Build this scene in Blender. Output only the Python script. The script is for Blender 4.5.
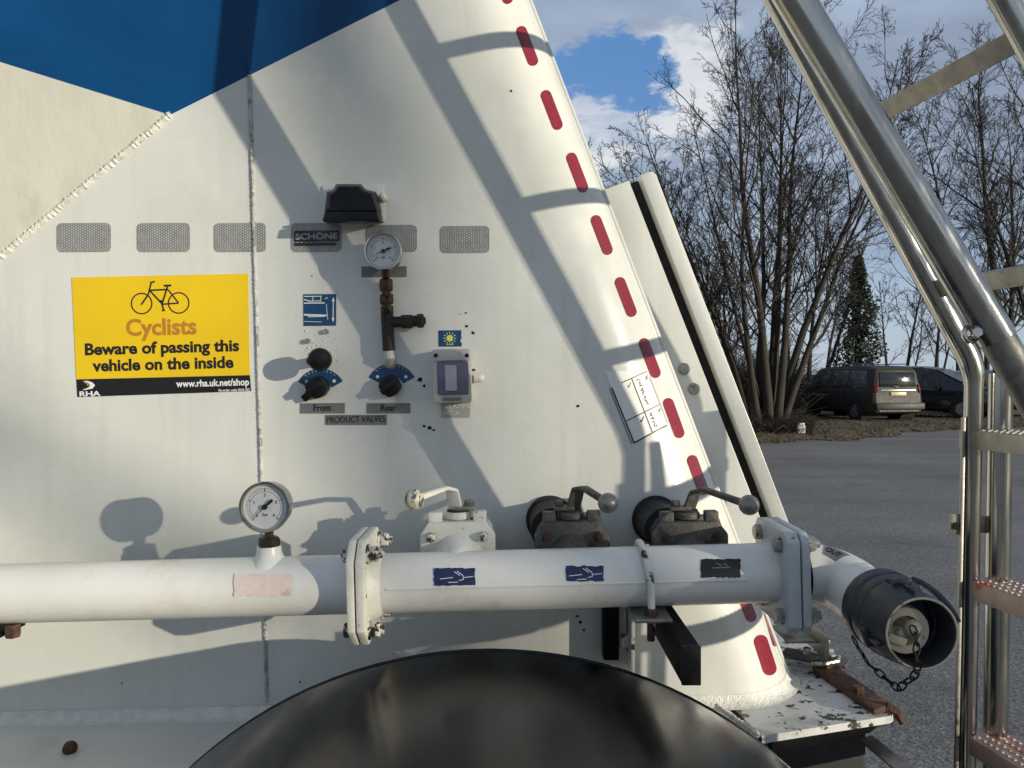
import bpy, bmesh, math, random
from mathutils import Vector as V, Matrix
random.seed(7)
R = math.radians
sc = bpy.context.scene
for o in list(bpy.data.objects): bpy.data.objects.remove(o)
COL = sc.collection

# ------------------------------------------------------------------ camera / sky / sun / exposure
H = 1.55            # eye height above the yard
F = 769.0           # focal length in pixels of a 1024 px wide picture
cam = bpy.data.cameras.new('camera'); co = bpy.data.objects.new('camera', cam); COL.objects.link(co)
co.location = (0, 0, H); co.rotation_euler = (R(90), 0, 0)
cam.sensor_width = 36; cam.lens = 36 * F / 1024; cam.shift_y = -10 / 1024
cam.clip_start = 0.02; cam.clip_end = 6000
sc.camera = co
SUN = V((1.484, -1, .285)).normalized()      # towards the sun
EL = math.asin(SUN.z); AZ = math.atan2(SUN.x, SUN.y)

w = bpy.data.worlds.new('World'); sc.world = w; w.use_nodes = True
nt = w.node_tree; nt.nodes.clear()
def N(nt, t, **k):
    n = nt.nodes.new(t)
    for a, b in k.items():
        if a.startswith('i_'): n.inputs[a[2:].replace('_', ' ')].default_value = b
        else: setattr(n, a, b)
    return n
def L(nt, a, b): nt.links.new(a, b)
def math_(nt, op, a, b=None, clamp=False):
    n = N(nt, 'ShaderNodeMath', operation=op); n.use_clamp = clamp
    for i, x in enumerate((a, b)):
        if x is None: continue
        if isinstance(x, (int, float)): n.inputs[i].default_value = x
        else: L(nt, x, n.inputs[i])
    return n.outputs[0]
def ramp(nt, x, stops, interp='LINEAR'):
    n = N(nt, 'ShaderNodeValToRGB'); L(nt, x, n.inputs[0]); e = n.color_ramp.elements
    n.color_ramp.interpolation = interp
    while len(e) < len(stops): e.new(0.5)
    for k, (p, c) in enumerate(stops):
        e[k].position = p; e[k].color = (c, c, c, 1) if isinstance(c, (int, float)) else (*c, 1)
    return n.outputs[0]
def mixc(nt, f, a, b, bt='MIX'):
    n = N(nt, 'ShaderNodeMix', data_type='RGBA', blend_type=bt)
    for i, x in ((0, f), (6, a), (7, b)):
        if isinstance(x, (int, float)): n.inputs[i].default_value = x
        elif isinstance(x, tuple): n.inputs[i].default_value = (*x, 1)
        else: L(nt, x, n.inputs[i])
    return n.outputs[2]

sky = N(nt, 'ShaderNodeTexSky', sky_type='NISHITA', sun_disc=False)
sky.sun_elevation = EL; sky.sun_rotation = AZ; sky.air_density = 1.0; sky.dust_density = 0.6; sky.ozone_density = 1.5
tc = N(nt, 'ShaderNodeTexCoord'); D = tc.outputs['Generated']
mp = N(nt, 'ShaderNodeMapping'); mp.inputs['Scale'].default_value = (1, 1, 2.2); L(nt, D, mp.inputs[0])
n1 = N(nt, 'ShaderNodeTexNoise', i_Scale=2.6, i_Detail=9.0, i_Roughness=.55); L(nt, mp.outputs[0], n1.inputs['Vector'])
n2 = N(nt, 'ShaderNodeTexNoise', i_Scale=9.0, i_Detail=8.0, i_Roughness=.6); L(nt, mp.outputs[0], n2.inputs['Vector'])
def spot(px, py, sharp0, sharp1):
    d = V(((px - 512) / F, 1, (374 - py) / F)).normalized()
    n = N(nt, 'ShaderNodeVectorMath', operation='DOT_PRODUCT'); L(nt, D, n.inputs[0]); n.inputs[1].default_value = d
    a = math_(nt, 'ADD', n.outputs['Value'], math_(nt, 'MULTIPLY', math_(nt, 'SUBTRACT', n2.outputs[0], .5), .015))
    return ramp(nt, math_(nt, 'MULTIPLY', math_(nt, 'SUBTRACT', a, .9), 10, True), [(sharp0, 0), (sharp1, 1)], 'EASE')
blue = math_(nt, 'MAXIMUM', spot(622, 76, .983, .997), spot(590, 84, .984, .999))
blue = math_(nt, 'MAXIMUM', blue, math_(nt, 'MULTIPLY', spot(935, 330, .85, 1.0), .32))
white = math_(nt, 'MAXIMUM', spot(674, 84, .962, .995), spot(580, 118, .968, .998))
white = math_(nt, 'MULTIPLY', white, ramp(nt, n2.outputs[0], [(.3, .5), (.6, 1)]))
cl = ramp(nt, n1.outputs[0], [(.3, (.185, .23, .32)), (.46, (.28, .345, .47)), (.60, (.40, .485, .63)), (.78, (.70, .76, .82))])
sep = N(nt, 'ShaderNodeSeparateXYZ'); L(nt, D, sep.inputs[0])
hz = ramp(nt, sep.outputs[2], [(.0, 1), (.16, .25), (.45, 0)])
cl = mixc(nt, math_(nt, 'MULTIPLY', hz, .75), cl, (.60, .71, .80))
cl = mixc(nt, math_(nt, 'MULTIPLY', white, .85), cl, (.86, .87, .88))
skyc = mixc(nt, 1.0, sky.outputs[0], (.16, .16, .16), 'MULTIPLY')
skyc = mixc(nt, .5, skyc, (.07, .27, .74))
final = mixc(nt, blue, cl, skyc)
ns = mixc(nt, 1.0, sky.outputs[0], (.1, .1, .1), 'MULTIPLY')
final = mixc(nt, .12, final, ns)
SKY_K = 10.6
final = mixc(nt, 1.0, final, (SKY_K, SKY_K, SKY_K), 'MULTIPLY')
bg = N(nt, 'ShaderNodeBackground'); bg.inputs[1].default_value = .1; L(nt, final, bg.inputs[0])
wo = N(nt, 'ShaderNodeOutputWorld'); L(nt, bg.outputs[0], wo.inputs[0])

sl = bpy.data.lights.new('sun', 'SUN'); sl.energy = 4.6; sl.angle = R(.55); sl.color = (1, .925, .755)
so = bpy.data.objects.new('sun', sl); COL.objects.link(so); so.location = (30, -20, 12)
so.rotation_euler = (-SUN).to_track_quat('-Z', 'Y').to_euler()
sc.view_settings.view_transform = 'Standard'; sc.view_settings.look = 'None'
sc.view_settings.exposure = 0.0; sc.view_settings.gamma = 1
sc.cycles.max_bounces = 6; sc.cycles.diffuse_bounces = 3; sc.cycles.glossy_bounces = 4

# ------------------------------------------------------------------ helpers
def P(px, py, Z):
    "picture position at a known distance Z along the view axis -> world point"
    return V(((px - 512) / F * Z, Z, H + (374 - py) / F * Z))
ZP = 1.31                                     # the flat tank side
RT = V((1, 0, .0227)).normalized(); UP = V((-.0227, 0, 1)).normalized(); OUT = V((0, -1, 0)); YY = V((0, 1, 0))

def pm(name, base, rough=.5, metal=0., var=.12, vs=6., dirt=None, dscale=40., dthr=.66, bump=0., bs=60., coat=0., stretch=(1, 1, 1), rv=.1, spec=.5, soft=.03, dirt_or_dapple=None, d2s=5., d2t=.6, chroma=None, streak=0):
    m = bpy.data.materials.new(name); m.use_nodes = True; nt = m.node_tree; b = nt.nodes['Principled BSDF']
    tc = N(nt, 'ShaderNodeTexCoord'); mp = N(nt, 'ShaderNodeMapping'); mp.inputs['Scale'].default_value = stretch
    L(nt, tc.outputs['Object'], mp.inputs[0]); c = mp.outputs[0]
    n = N(nt, 'ShaderNodeTexNoise', i_Scale=vs, i_Detail=7., i_Roughness=.6); L(nt, c, n.inputs['Vector'])
    lo = tuple(x * (1 - var) for x in base); hi = tuple(min(1, x * (1 + var)) for x in base)
    if chroma: lo = tuple(x * y for x, y in zip(lo, chroma))
    col = ramp(nt, n.outputs[0], [(.32, lo), (.68, hi)])
    if streak:
        mp2 = N(nt, 'ShaderNodeMapping'); mp2.inputs['Scale'].default_value = (14, 14, .9); L(nt, tc.outputs['Object'], mp2.inputs[0])
        ns_ = N(nt, 'ShaderNodeTexNoise', i_Scale=3., i_Detail=6., i_Roughness=.6); L(nt, mp2.outputs[0], ns_.inputs['Vector'])
        col = mixc(nt, ramp(nt, ns_.outputs[0], [(.5, 0), (.75, streak * 4)]), col, (.47, .45, .37))
    if dirt_or_dapple:
        n4 = N(nt, 'ShaderNodeTexNoise', i_Scale=d2s, i_Detail=9., i_Roughness=.68); L(nt, c, n4.inputs['Vector'])
        col = mixc(nt, ramp(nt, n4.outputs[0], [(d2t, 0), (d2t + .14, 1)]), col, dirt_or_dapple)
    if dirt:
        n3 = N(nt, 'ShaderNodeTexNoise', i_Scale=dscale, i_Detail=5., i_Roughness=.6); L(nt, c, n3.inputs['Vector'])
        f = ramp(nt, n3.outputs[0], [(dthr, 0), (dthr + soft, 1)])
        col = mixc(nt, f, col, dirt)
    L(nt, col, b.inputs['Base Color'])
    n5 = N(nt, 'ShaderNodeTexNoise', i_Scale=vs * 4, i_Detail=5.); L(nt, c, n5.inputs['Vector'])
    L(nt, ramp(nt, n5.outputs[0], [(.3, max(0, rough - rv)), (.7, min(1, rough + rv))]), b.inputs['Roughness'])
    b.inputs['Metallic'].default_value = metal; b.inputs['Specular IOR Level'].default_value = spec
    if coat: b.inputs['Coat Weight'].default_value = coat; b.inputs['Coat Roughness'].default_value = .06
    if bump:
        n6 = N(nt, 'ShaderNodeTexNoise', i_Scale=bs, i_Detail=6.); L(nt, c, n6.inputs['Vector'])
        bp = N(nt, 'ShaderNodeBump'); bp.inputs['Strength'].default_value = bump; bp.inputs['Distance'].default_value = .004
        L(nt, n6.outputs[0], bp.inputs['Height']); L(nt, bp.outputs[0], b.inputs['Normal'])
    return m

M = {}
M['white'] = pm('tank_white_paint', (.672, .668, .618), .27, var=.05, vs=3.2, dirt=(.10, .09, .075), dscale=17, dthr=.775, soft=.015, bump=.30, bs=4.5, dirt_or_dapple=(.60, .605, .54), d2s=1.7, d2t=.48, streak=.07, rv=.08)  # broad blotches: stain that also puts soft branch shade into the colour
M['cone'] = pm('cone_dull_paint', (.55, .54, .475), .5, var=.10, vs=5, dirt=(.12, .11, .09), dscale=22, dthr=.77, bump=.15, bs=90, stretch=(1, 1, .35), dirt_or_dapple=(.47, .455, .38), d2s=7, d2t=.52)
M['blue'] = pm('tank_blue_paint', (.004, .066, .205), .2, var=.12, vs=5, dirt=(.02, .10, .22), dscale=9, dthr=.74, soft=.1, spec=.5)
M['weld'] = pm('weld_seam_paint', (.46, .46, .43), .5, var=.3, vs=70, bump=.6, bs=250, dirt=(.24, .24, .22), dscale=60, dthr=.55)
M['weldw'] = pm('weld_white_paint', (.68, .67, .60), .5, var=.12, vs=60, bump=.6, bs=250)
M['pipe'] = pm('pipe_white_paint', (.73, .715, .66), .30, var=.05, vs=7, dirt=(.16, .12, .08), dscale=30, dthr=.735, soft=.015, bump=.16, bs=18, dirt_or_dapple=(.62, .60, .53), d2s=9, d2t=.56)
M['flange'] = pm('flange_worn_paint', (.70, .68, .59), .45, var=.10, vs=25, dirt=(.13, .075, .04), dscale=70, dthr=.64, soft=.03, bump=.25, bs=150)
M['flange_grey'] = pm('flange_grey_paint', (.47, .50, .50), .42, var=.12, vs=20, dirt=(.12, .11, .10), dscale=55, dthr=.66, bump=.2, bs=120)
M['bolt_dirty'] = pm('bolt_chipped_paint', (.62, .60, .52), .5, var=.2, vs=80, dirt=(.035, .025, .02), dscale=120, dthr=.5, soft=.03, bump=.3, bs=200)
M['bolt'] = pm('bolt_zinc', (.42, .41, .37), .45, .8, var=.25, vs=60, dirt=(.14, .09, .05), dscale=90, dthr=.6)
M['rust'] = pm('rust', (.075, .034, .019), .85, var=.5, vs=40, dirt=(.035, .02, .015), dscale=60, dthr=.56, bump=.6, bs=120, dirt_or_dapple=(.20, .115, .065), d2s=25, d2t=.58)
M['red'] = pm('red_reflective_tape', (.22, .009, .021), .30, var=.35, vs=260, dirt=(.20, .02, .025), dscale=20, dthr=.66, soft=.1, coat=.3)
M['black'] = pm('black_plastic', (.007, .007, .008), .36, var=.3, vs=20, rv=.12, dirt=(.025, .025, .025), dscale=14, dthr=.68, soft=.12, spec=.25)
M['mud'] = pm('mudguard_black_plastic', (.0042, .0045, .0052), .24, var=.3, vs=6, rv=.07, dirt=(.014, .013, .012), dscale=4, dthr=.60, soft=.25, stretch=(1, .35, 1), dirt_or_dapple=(.013, .0125, .012), d2s=110, d2t=.64, bump=.02, bs=400, spec=.36)
M['rubber'] = pm('black_rubber', (.012, .012, .012), .75, var=.3, vs=30)
M['steel'] = pm('brushed_stainless', (.44, .43, .395), .18, 1., var=.14, vs=18, stretch=(1, 1, .12), rv=.10, dirt=(.24, .22, .18), dscale=12, dthr=.62, soft=.2, bump=.03, bs=200)
M['steel_dull'] = pm('dull_galvanised', (.30, .285, .25), .5, .85, var=.2, vs=40, rv=.12, dirt=(.15, .12, .09), dscale=30, dthr=.62, soft=.08)
M['castgrey'] = pm('weathered_cast_steel', (.105, .098, .086), .6, .45, var=.3, vs=50, dirt=(.10, .055, .03), dscale=60, dthr=.58, soft=.06, bump=.35, bs=140, dirt_or_dapple=(.24, .22, .18), d2s=30, d2t=.6)
M['dark'] = pm('dark_bracket_paint', (.005, .005, .0055), .6, var=.3, vs=20, dirt=(.04, .034, .028), dscale=30, dthr=.66, soft=.08, spec=.15)
M['chassis'] = pm('chassis_black_paint', (.012, .013, .015), .6, var=.3, vs=20, dirt=(.05, .045, .04), dscale=30, dthr=.66)
M['brass'] = pm('tarnished_brass', (.10, .058, .030), .5, .6, var=.35, vs=60, dirt=(.02, .014, .01), dscale=60, dthr=.56, bump=.2, bs=200)
M['brass_dark'] = pm('dark_brown_fitting', (.030, .020, .014), .55, .3, var=.35, vs=60, bump=.3, bs=200)
M['chrome'] = pm('gauge_steel_rim', (.50, .48, .43), .16, 1., var=.08, vs=30, rv=.06)
M['dial'] = pm('gauge_dial_white', (.62, .63, .615), .5, var=.04, vs=20, spec=.3)
M['ink'] = pm('black_ink', (.010, .010, .011), .5, var=.1)
M['ink_grey'] = pm('grey_ink', (.10, .10, .105), .5, var=.1)
M['yellow'] = pm('yellow_vinyl', (.80, .545, .004), .38, var=.06, vs=5, dirt_or_dapple=(.66, .44, .01), d2s=6, d2t=.6, chroma=(1, .96, 1))
M['orange'] = pm('faded_orange_ink', (.47, .19, .02), .5, var=.12, vs=30)
M['whiteink'] = pm('white_ink', (.78, .78, .76), .5, var=.05)
M['vblack'] = pm('black_vinyl', (.010, .009, .008), .35, var=.2)
M['vblue'] = pm('blue_vinyl', (.008, .055, .145), .4, var=.2, vs=40, dirt=(.02, .09, .2), dscale=60, dthr=.68)
M['navy'] = pm('navy_vinyl', (.012, .022, .085), .45, var=.25, vs=60, dirt=(.2, .2, .22), dscale=130, dthr=.69, soft=.02)
M['vgrey'] = pm('engraved_grey_plate', (.17, .168, .16), .45, var=.12, vs=40, dirt=(.3, .3, .28), dscale=100, dthr=.7)
M['pink'] = pm('peeled_sticker_backing', (.70, .575, .515), .65, var=.06, vs=90, dirt=(.60, .44, .39), dscale=45, dthr=.6, soft=.02)
M['paper'] = pm('white_label_paper', (.80, .79, .74), .5, var=.04, vs=30)
M['sunyel'] = pm('pale_yellow_ink', (.70, .74, .16), .5, var=.05)
M['boxgrey'] = pm('light_grey_plastic', (.55, .53, .47), .45, var=.06, vs=20, dirt=(.25, .23, .19), dscale=60, dthr=.68)
M['winviolet'] = pm('smoked_window', (.155, .14, .20), .14, var=.1, vs=10)
M['rocker'] = pm('faded_rocker', (.52, .44, .47), .4, var=.1, vs=60)
M['coup'] = pm('anodised_coupling_grey', (.036, .040, .048), .42, .3, var=.2, vs=25, dirt=(.16, .15, .13), dscale=35, dthr=.66, soft=.05, bump=.1, bs=80)
M['coupin'] = pm('coupling_inner_dark', (.028, .032, .042), .5, .2, var=.25, vs=30)
M['cream'] = pm('cream_plug_plastic', (.50, .44, .315), .55, var=.12, vs=40, dirt=(.22, .18, .12), dscale=60, dthr=.6)
M['chain'] = pm('black_chain', (.018, .016, .015), .5, .6, var=.4, vs=80)
M['deck'] = pm('deck_scuffed_paint', (.56, .57, .545), .4, var=.10, vs=14, dirt=(.045, .037, .028), dscale=40, dthr=.565, soft=.03, dirt_or_dapple=(.42, .41, .37), d2s=16, d2t=.5, bump=.2, bs=50)
M['handlew'] = pm('chipped_white_handle', (.70, .68, .60), .4, var=.08, vs=60, dirt=(.30, .06, .05), dscale=55, dthr=.66)
M['ballw'] = pm('scratched_white_ball', (.60, .56, .42), .4, var=.1, vs=60, dirt=(.10, .075, .09), dscale=70, dthr=.52, soft=.04, stretch=(3, 1, 1), dirt_or_dapple=(.62, .48, .08), d2s=40, d2t=.56)
M['ballg'] = pm('grey_metal_ball', (.26, .25, .225), .45, .75, var=.15, vs=60)
M['treadred'] = pm('worn_red_painted_tread', (.40, .30, .26), .5, .35, var=.15, vs=30, dirt=(.36, .07, .05), dscale=16, dthr=.55, soft=.12)
M['bark'] = pm('tree_bark', (.031, .025, .018), .9, var=.35, vs=9, stretch=(1, 1, .3), bump=.6, bs=40, dirt=(.034, .040, .018), dscale=3, dthr=.56, soft=.12)
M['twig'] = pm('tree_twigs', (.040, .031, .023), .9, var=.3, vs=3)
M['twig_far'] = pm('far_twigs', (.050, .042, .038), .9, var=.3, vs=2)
M['ivy'] = pm('ivy_leaves', (.022, .032, .014), .6, var=.5, vs=4)
M['bramble'] = pm('dead_bramble', (.058, .046, .030), .95, var=.4, vs=5)
M['grass'] = pm('winter_grass', (.075, .080, .030), .9, var=.4, vs=2)
M['leaf'] = pm('leaf_litter', (.13, .085, .048), .9, var=.5, vs=6)
M['glass'] = pm('car_glass', (.012, .014, .016), .05, var=.1, spec=.7)
M['tyre'] = pm('tyre_rubber', (.014, .014, .014), .8, var=.2)
M['alloy'] = pm('alloy_wheel', (.34, .34, .35), .35, .8, var=.1)
M['lampred'] = pm('rear_lamp_red', (.16, .008, .008), .15, var=.1)
M['lampclear'] = pm('lamp_clear', (.60, .60, .58), .1, var=.1)
M['plate_w'] = pm('number_plate', (.50, .40, .16), .4, var=.08)
M['van'] = pm('grey_metallic_car_paint', (.040, .037, .031), .5, .0, var=.06, spec=.28)
M['darkcar'] = pm('dark_blue_car_paint', (.008, .012, .022), .22, .2, var=.08, coat=.6)
M['silvercar'] = pm('silver_car_paint', (.26, .28, .30), .28, .6, var=.05, coat=.5)
M['litter'] = pm('pale_plastic', (.5, .42, .38), .5, var=.2, vs=20)

def lattice(name):
    m = bpy.data.materials.new(name); m.use_nodes = True; nt = m.node_tree; b = nt.nodes['Principled BSDF']
    tc = N(nt, 'ShaderNodeTexCoord'); sp = N(nt, 'ShaderNodeSeparateXYZ'); L(nt, tc.outputs['Object'], sp.inputs[0])
    fs = []
    for ang in (0, 60, 120):
        s = math_(nt, 'ADD', math_(nt, 'MULTIPLY', sp.outputs[0], math.cos(R(ang))), math_(nt, 'MULTIPLY', sp.outputs[2], math.sin(R(ang))))
        s = math_(nt, 'PINGPONG', math_(nt, 'MULTIPLY', s, 260.0), .5)
        fs.append(s)
    mn = math_(nt, 'MINIMUM', math_(nt, 'MINIMUM', fs[0], fs[1]), fs[2])
    n = N(nt, 'ShaderNodeTexNoise', i_Scale=90., i_Detail=4.); L(nt, tc.outputs['Object'], n.inputs['Vector'])
    mn = math_(nt, 'ADD', mn, math_(nt, 'MULTIPLY', math_(nt, 'SUBTRACT', n.outputs[0], .5), .10))
    L(nt, ramp(nt, mn, [(.04, (.46, .46, .43)), (.16, (.075, .078, .08))]), b.inputs['Base Color'])
    b.inputs['Roughness'].default_value = .35
    return m
M['plate_pale'] = pm('pale_grey_plate', (.36, .355, .33), .5, var=.1, vs=30)
M['ubolt'] = pm('chipped_white_rod', (.66, .65, .58), .42, var=.08, vs=40, dirt=(.02, .017, .015), dscale=34, dthr=.56, soft=.03, bump=.2, bs=120)
M['lattice'] = lattice('grey_reflective_lattice')

class MB:
    def __init__(s): s.v = []; s.f = []
    def add(s, vs, fs):
        o = len(s.v); s.v += [V(x) for x in vs]; s.f += [tuple(i + o for i in f) for f in fs]; return s
    def bm(s, b):
        b.verts.ensure_lookup_table(); b.verts.index_update()
        s.add([v.co.copy() for v in b.verts], [[v.index for v in f.verts] for f in b.faces]); b.free(); return s
    def frame_box(s, c, x, y, z, bev=0, seg=2):
        "box with half-vectors x, y, z"
        b = bmesh.new(); bmesh.ops.create_cube(b, size=2)
        lx, ly, lz = x.length, y.length, z.length
        for v in b.verts: v.co = V((v.co.x * lx, v.co.y * ly, v.co.z * lz))
        if bev: bmesh.ops.bevel(b, geom=b.edges[:], offset=bev, segments=seg, profile=.5, affect='EDGES')
        xn, yn, zn = x.normalized(), y.normalized(), z.normalized()
        for v in b.verts: v.co = c + xn * v.co.x + yn * v.co.y + zn * v.co.z
        return s.bm(b)
    def box(s, c, sx, sy, sz, bev=0, tilt=True):
        x, z = (RT, UP) if tilt else (V((1, 0, 0)), V((0, 0, 1)))
        return s.frame_box(V(c), x * (sx / 2), YY * (sy / 2), z * (sz / 2), bev)
    def prism(s, poly, vec, bev=0, seg=2):
        b = bmesh.new(); vs = [b.verts.new(p) for p in poly]; f = b.faces.new(vs)
        r = bmesh.ops.extrude_face_region(b, geom=[f]); 
        for e in r['geom']:
            if isinstance(e, bmesh.types.BMVert): e.co += vec
        bmesh.ops.recalc_face_normals(b, faces=b.faces[:])
        if bev: bmesh.ops.bevel(b, geom=b.edges[:], offset=bev, segments=seg, profile=.5, affect='EDGES')
        return s.bm(b)
    def lathe(s, o, ax, prof, n=28, up=None, caps=True):
        ax = ax.normalized(); u = (up or (V((0, 0, 1)) if abs(ax.z) < .9 else V((1, 0, 0)))); u = (u - ax * u.dot(ax)).normalized(); wv = ax.cross(u)
        vs = []; fs = []
        for r, h in prof:
            for k in range(n):
                a = 2 * math.pi * k / n; vs.append(o + ax * h + (u * math.cos(a) + wv * math.sin(a)) * r)
        for j in range(len(prof) - 1):
            for k in range(n):
                a, b_ = j * n + k, j * n + (k + 1) % n; fs.append((a, b_, b_ + n, a + n))
        if caps and prof[0][0] > 1e-6: fs.append(tuple(range(n))[::-1])
        if caps and prof[-1][0] > 1e-6: fs.append(tuple((len(prof) - 1) * n + k for k in range(n)))
        return s.add(vs, fs)
    def cyl(s, a, b, r, n=20, r1=None, bev=0):
        a = V(a); b = V(b); l = (b - a).length; r1 = r if r1 is None else r1
        if bev: return s.lathe(a, b - a, [(r - bev, 0), (r, bev), (r1, l - bev), (r1 - bev, l)], n)
        return s.lathe(a, b - a, [(r, 0), (r1, l)], n)
    def hexa(s, a, b, r): return s.lathe(V(a), V(b) - V(a), [(r * .9, 0), (r, (V(b) - V(a)).length * .12), (r, (V(b) - V(a)).length * .85), (r * .85, (V(b) - V(a)).length)], 6)
    def tube(s, pts, r, n=12, cap=True):
        pts = [V(p) for p in pts]; m = len(pts); rs = r if isinstance(r, (list, tuple)) else [r] * m
        t0 = (pts[1] - pts[0]).normalized(); u = t0.orthogonal().normalized(); vs = []; fs = []
        for i in range(m):
            t = (pts[min(i + 1, m - 1)] - pts[max(i - 1, 0)]).normalized()
            u = (u - t * u.dot(t)); u = u.normalized() if u.length > 1e-6 else t.orthogonal().normalized(); q = t.cross(u)
            for k in range(n):
                a = 2 * math.pi * k / n; vs.append(pts[i] + (u * math.cos(a) + q * math.sin(a)) * rs[i])
        for i in range(m - 1):
            for k in range(n):
                a, b_ = i * n + k, i * n + (k + 1) % n; fs.append((a, b_, b_ + n, a + n))
        if cap: fs.append(tuple(range(n))[::-1]); fs.append(tuple((m - 1) * n + k for k in range(n)))
        return s.add(vs, fs)
    def ring(s, o, ax, Rr, r, n=40, m=8, a0=0, a1=2 * math.pi, up=None):
        ax = ax.normalized(); u = (up or V((0, 0, 1))); u = (u - ax * u.dot(ax)).normalized(); q = ax.cross(u)
        pts = [o + (u * math.cos(a0 + (a1 - a0) * k / n) + q * math.sin(a0 + (a1 - a0) * k / n)) * Rr for k in range(n + 1)]
        return s.tube(pts, r, m, cap=abs(a1 - a0) < 6.28)
    def ball(s, c, r, n=20, sq=None):
        prof = [(max(1e-7, r * math.sin(math.pi * k / 12)), -r * math.cos(math.pi * k / 12)) for k in range(13)]
        return s.lathe(V(c), V((0, 0, 1)), prof, n)
    def grid(s, rows):
        n = len(rows[0]); vs = [p for r in rows for p in r]
        fs = [(j * n + i, j * n + i + 1, (j + 1) * n + i + 1, (j + 1) * n + i) for j in range(len(rows) - 1) for i in range(n - 1)]
        return s.add(vs, fs)
    def build(s, name, mat, parent=None, smooth=35, recalc=True):
        o0 = ORG.get(parent.name, V((0, 0, 0))) if parent else V((0, 0, 0))
        if not parent:
            xs = [v.x for v in s.v]; ys = [v.y for v in s.v]; zs = [v.z for v in s.v]
            o0 = V(((min(xs) + max(xs)) / 2, (min(ys) + max(ys)) / 2, min(zs)))
        me = bpy.data.meshes.new(name); me.from_pydata([tuple(v - o0) for v in s.v], [], s.f)
        if recalc:
            b = bmesh.new(); b.from_mesh(me); bmesh.ops.recalc_face_normals(b, faces=b.faces[:]); b.to_mesh(me); b.free()
        me.materials.append(mat); 
        if smooth:
            me.polygons.foreach_set('use_smooth', [True] * len(me.polygons)); me.set_sharp_from_angle(angle=R(smooth))
        me.update()
        o = bpy.data.objects.new(name, me); COL.objects.link(o)
        if parent: o.parent = parent
        else: o.location = o0
        ORG[o.name] = o0.copy() if parent else o0
        return o
ORG = {}
def thing(name, label, cat, loc, group=None):
    o = bpy.data.objects.new(name, None); COL.objects.link(o); o.location = loc; o.empty_display_size = .1
    ORG[o.name] = V(loc); return tag(o, label, cat, group)
def tag(o, label, cat, group=None):
    o['label'] = label; o['category'] = cat
    if group: o['group'] = group
    return o
def struct(o): o['kind'] = 'structure'; return o
def copy_tree(o, parent=None):
    c = o.copy(); COL.objects.link(c); c.parent = parent
    for ch in o.children: copy_tree(ch, c)
    return c

# text -> flat letters in a local (x right, z up) frame
def text_into(mb, s, o, x, z, size, bold=.0, align='CENTER', depth=.0004, width=None, squash=1.0):
    cu = bpy.data.curves.new('t', 'FONT'); cu.body = s; cu.size = 1; cu.offset = bold; cu.align_x = align; cu.resolution_u = 3
    ob = bpy.data.objects.new('t', cu); COL.objects.link(ob)
    dg = bpy.context.evaluated_depsgraph_get(); me = bpy.data.meshes.new_from_object(ob.evaluated_get(dg))
    vs = [v.co.copy() for v in me.vertices]; fs = [tuple(p.vertices) for p in me.polygons]
    bpy.data.objects.remove(ob); bpy.data.curves.remove(cu); bpy.data.meshes.remove(me)
    sx = size * squash
    if width:
        xs = [v.x for v in vs]; sx = width / (max(xs) - min(xs))
        if align == 'CENTER':
            m = (max(xs) + min(xs)) / 2
            for v in vs: v.x -= m
    nrm = z.cross(x).normalized()     # away from the wall
    mb.add([o + x * (v.x * sx) + z * (v.y * size) for v in vs], fs)
    return mb

# ------------------------------------------------------------------ the tank side: flat face, rounded rear corner, raked rear edge
RC = .14
def xflat(z): return .168 + .383 * (.34 - z) - RC * .985      # z relative to the eye
def surf(u, z, off=0):
    "u metres along the tank skin from the start of the rounded corner"
    xf = xflat(z)
    if u <= 0: return V((xf + u, ZP - off, H + z))
    th = min(u / RC, R(82)); r = RC + off; ex = max(0, u - RC * R(82))
    return V((xf + r * math.sin(th) + ex * math.cos(R(82)), ZP + RC - r * math.cos(th) + ex * math.sin(R(82)), H + z))
def on_tank(px, py, off=.0006):
    lo, hi = -4., RC * R(82)
    def pxu(u):
        z = 0
        for _ in range(6):
            p = surf(u, z); z = (374 - py) / F * p.y
        return 512 + surf(u, z).x / surf(u, z).y * F, z
    for _ in range(40):
        mid = (lo + hi) / 2
        if pxu(mid)[0] < px: lo = mid
        else: hi = mid
    return lo, pxu(lo)[1]
def tank_pt(px, py, off=.0006): u, z = on_tank(px, py); return surf(u, z, off)
def panel_pt(px, py, d=0):
    "point of the flat tank side at this place, lifted straight out by d"
    p = P(px, py, ZP); p.y -= d; return p
S = ZP / F

BASE = V((0, ZP, 0))
tank = thing('tanker_trailer', 'white and blue tanker trailer side with sloping rear edge and red reflective strips', 'tanker trailer', (-.4, 1.9, 0))
ZB = -.583
def zdk(x): return -.573 + .0227 * x      # height of the slightly tilted deck
us = [-2.3 + .1 * k for k in range(23)] + [0] + [RC * R(82) * k / 14 for k in range(1, 15)] + [RC * R(82) + .5, RC * R(82) + 1.2]
zs = [ZB - .03 + .05 * k for k in range(int((1.5 - ZB) / .05) + 1)]
mb = MB(); mb.grid([[surf(u, z) for u in us] for z in zs])
side = mb.build('tank_wall', M['white'], tank, smooth=60)

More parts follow.
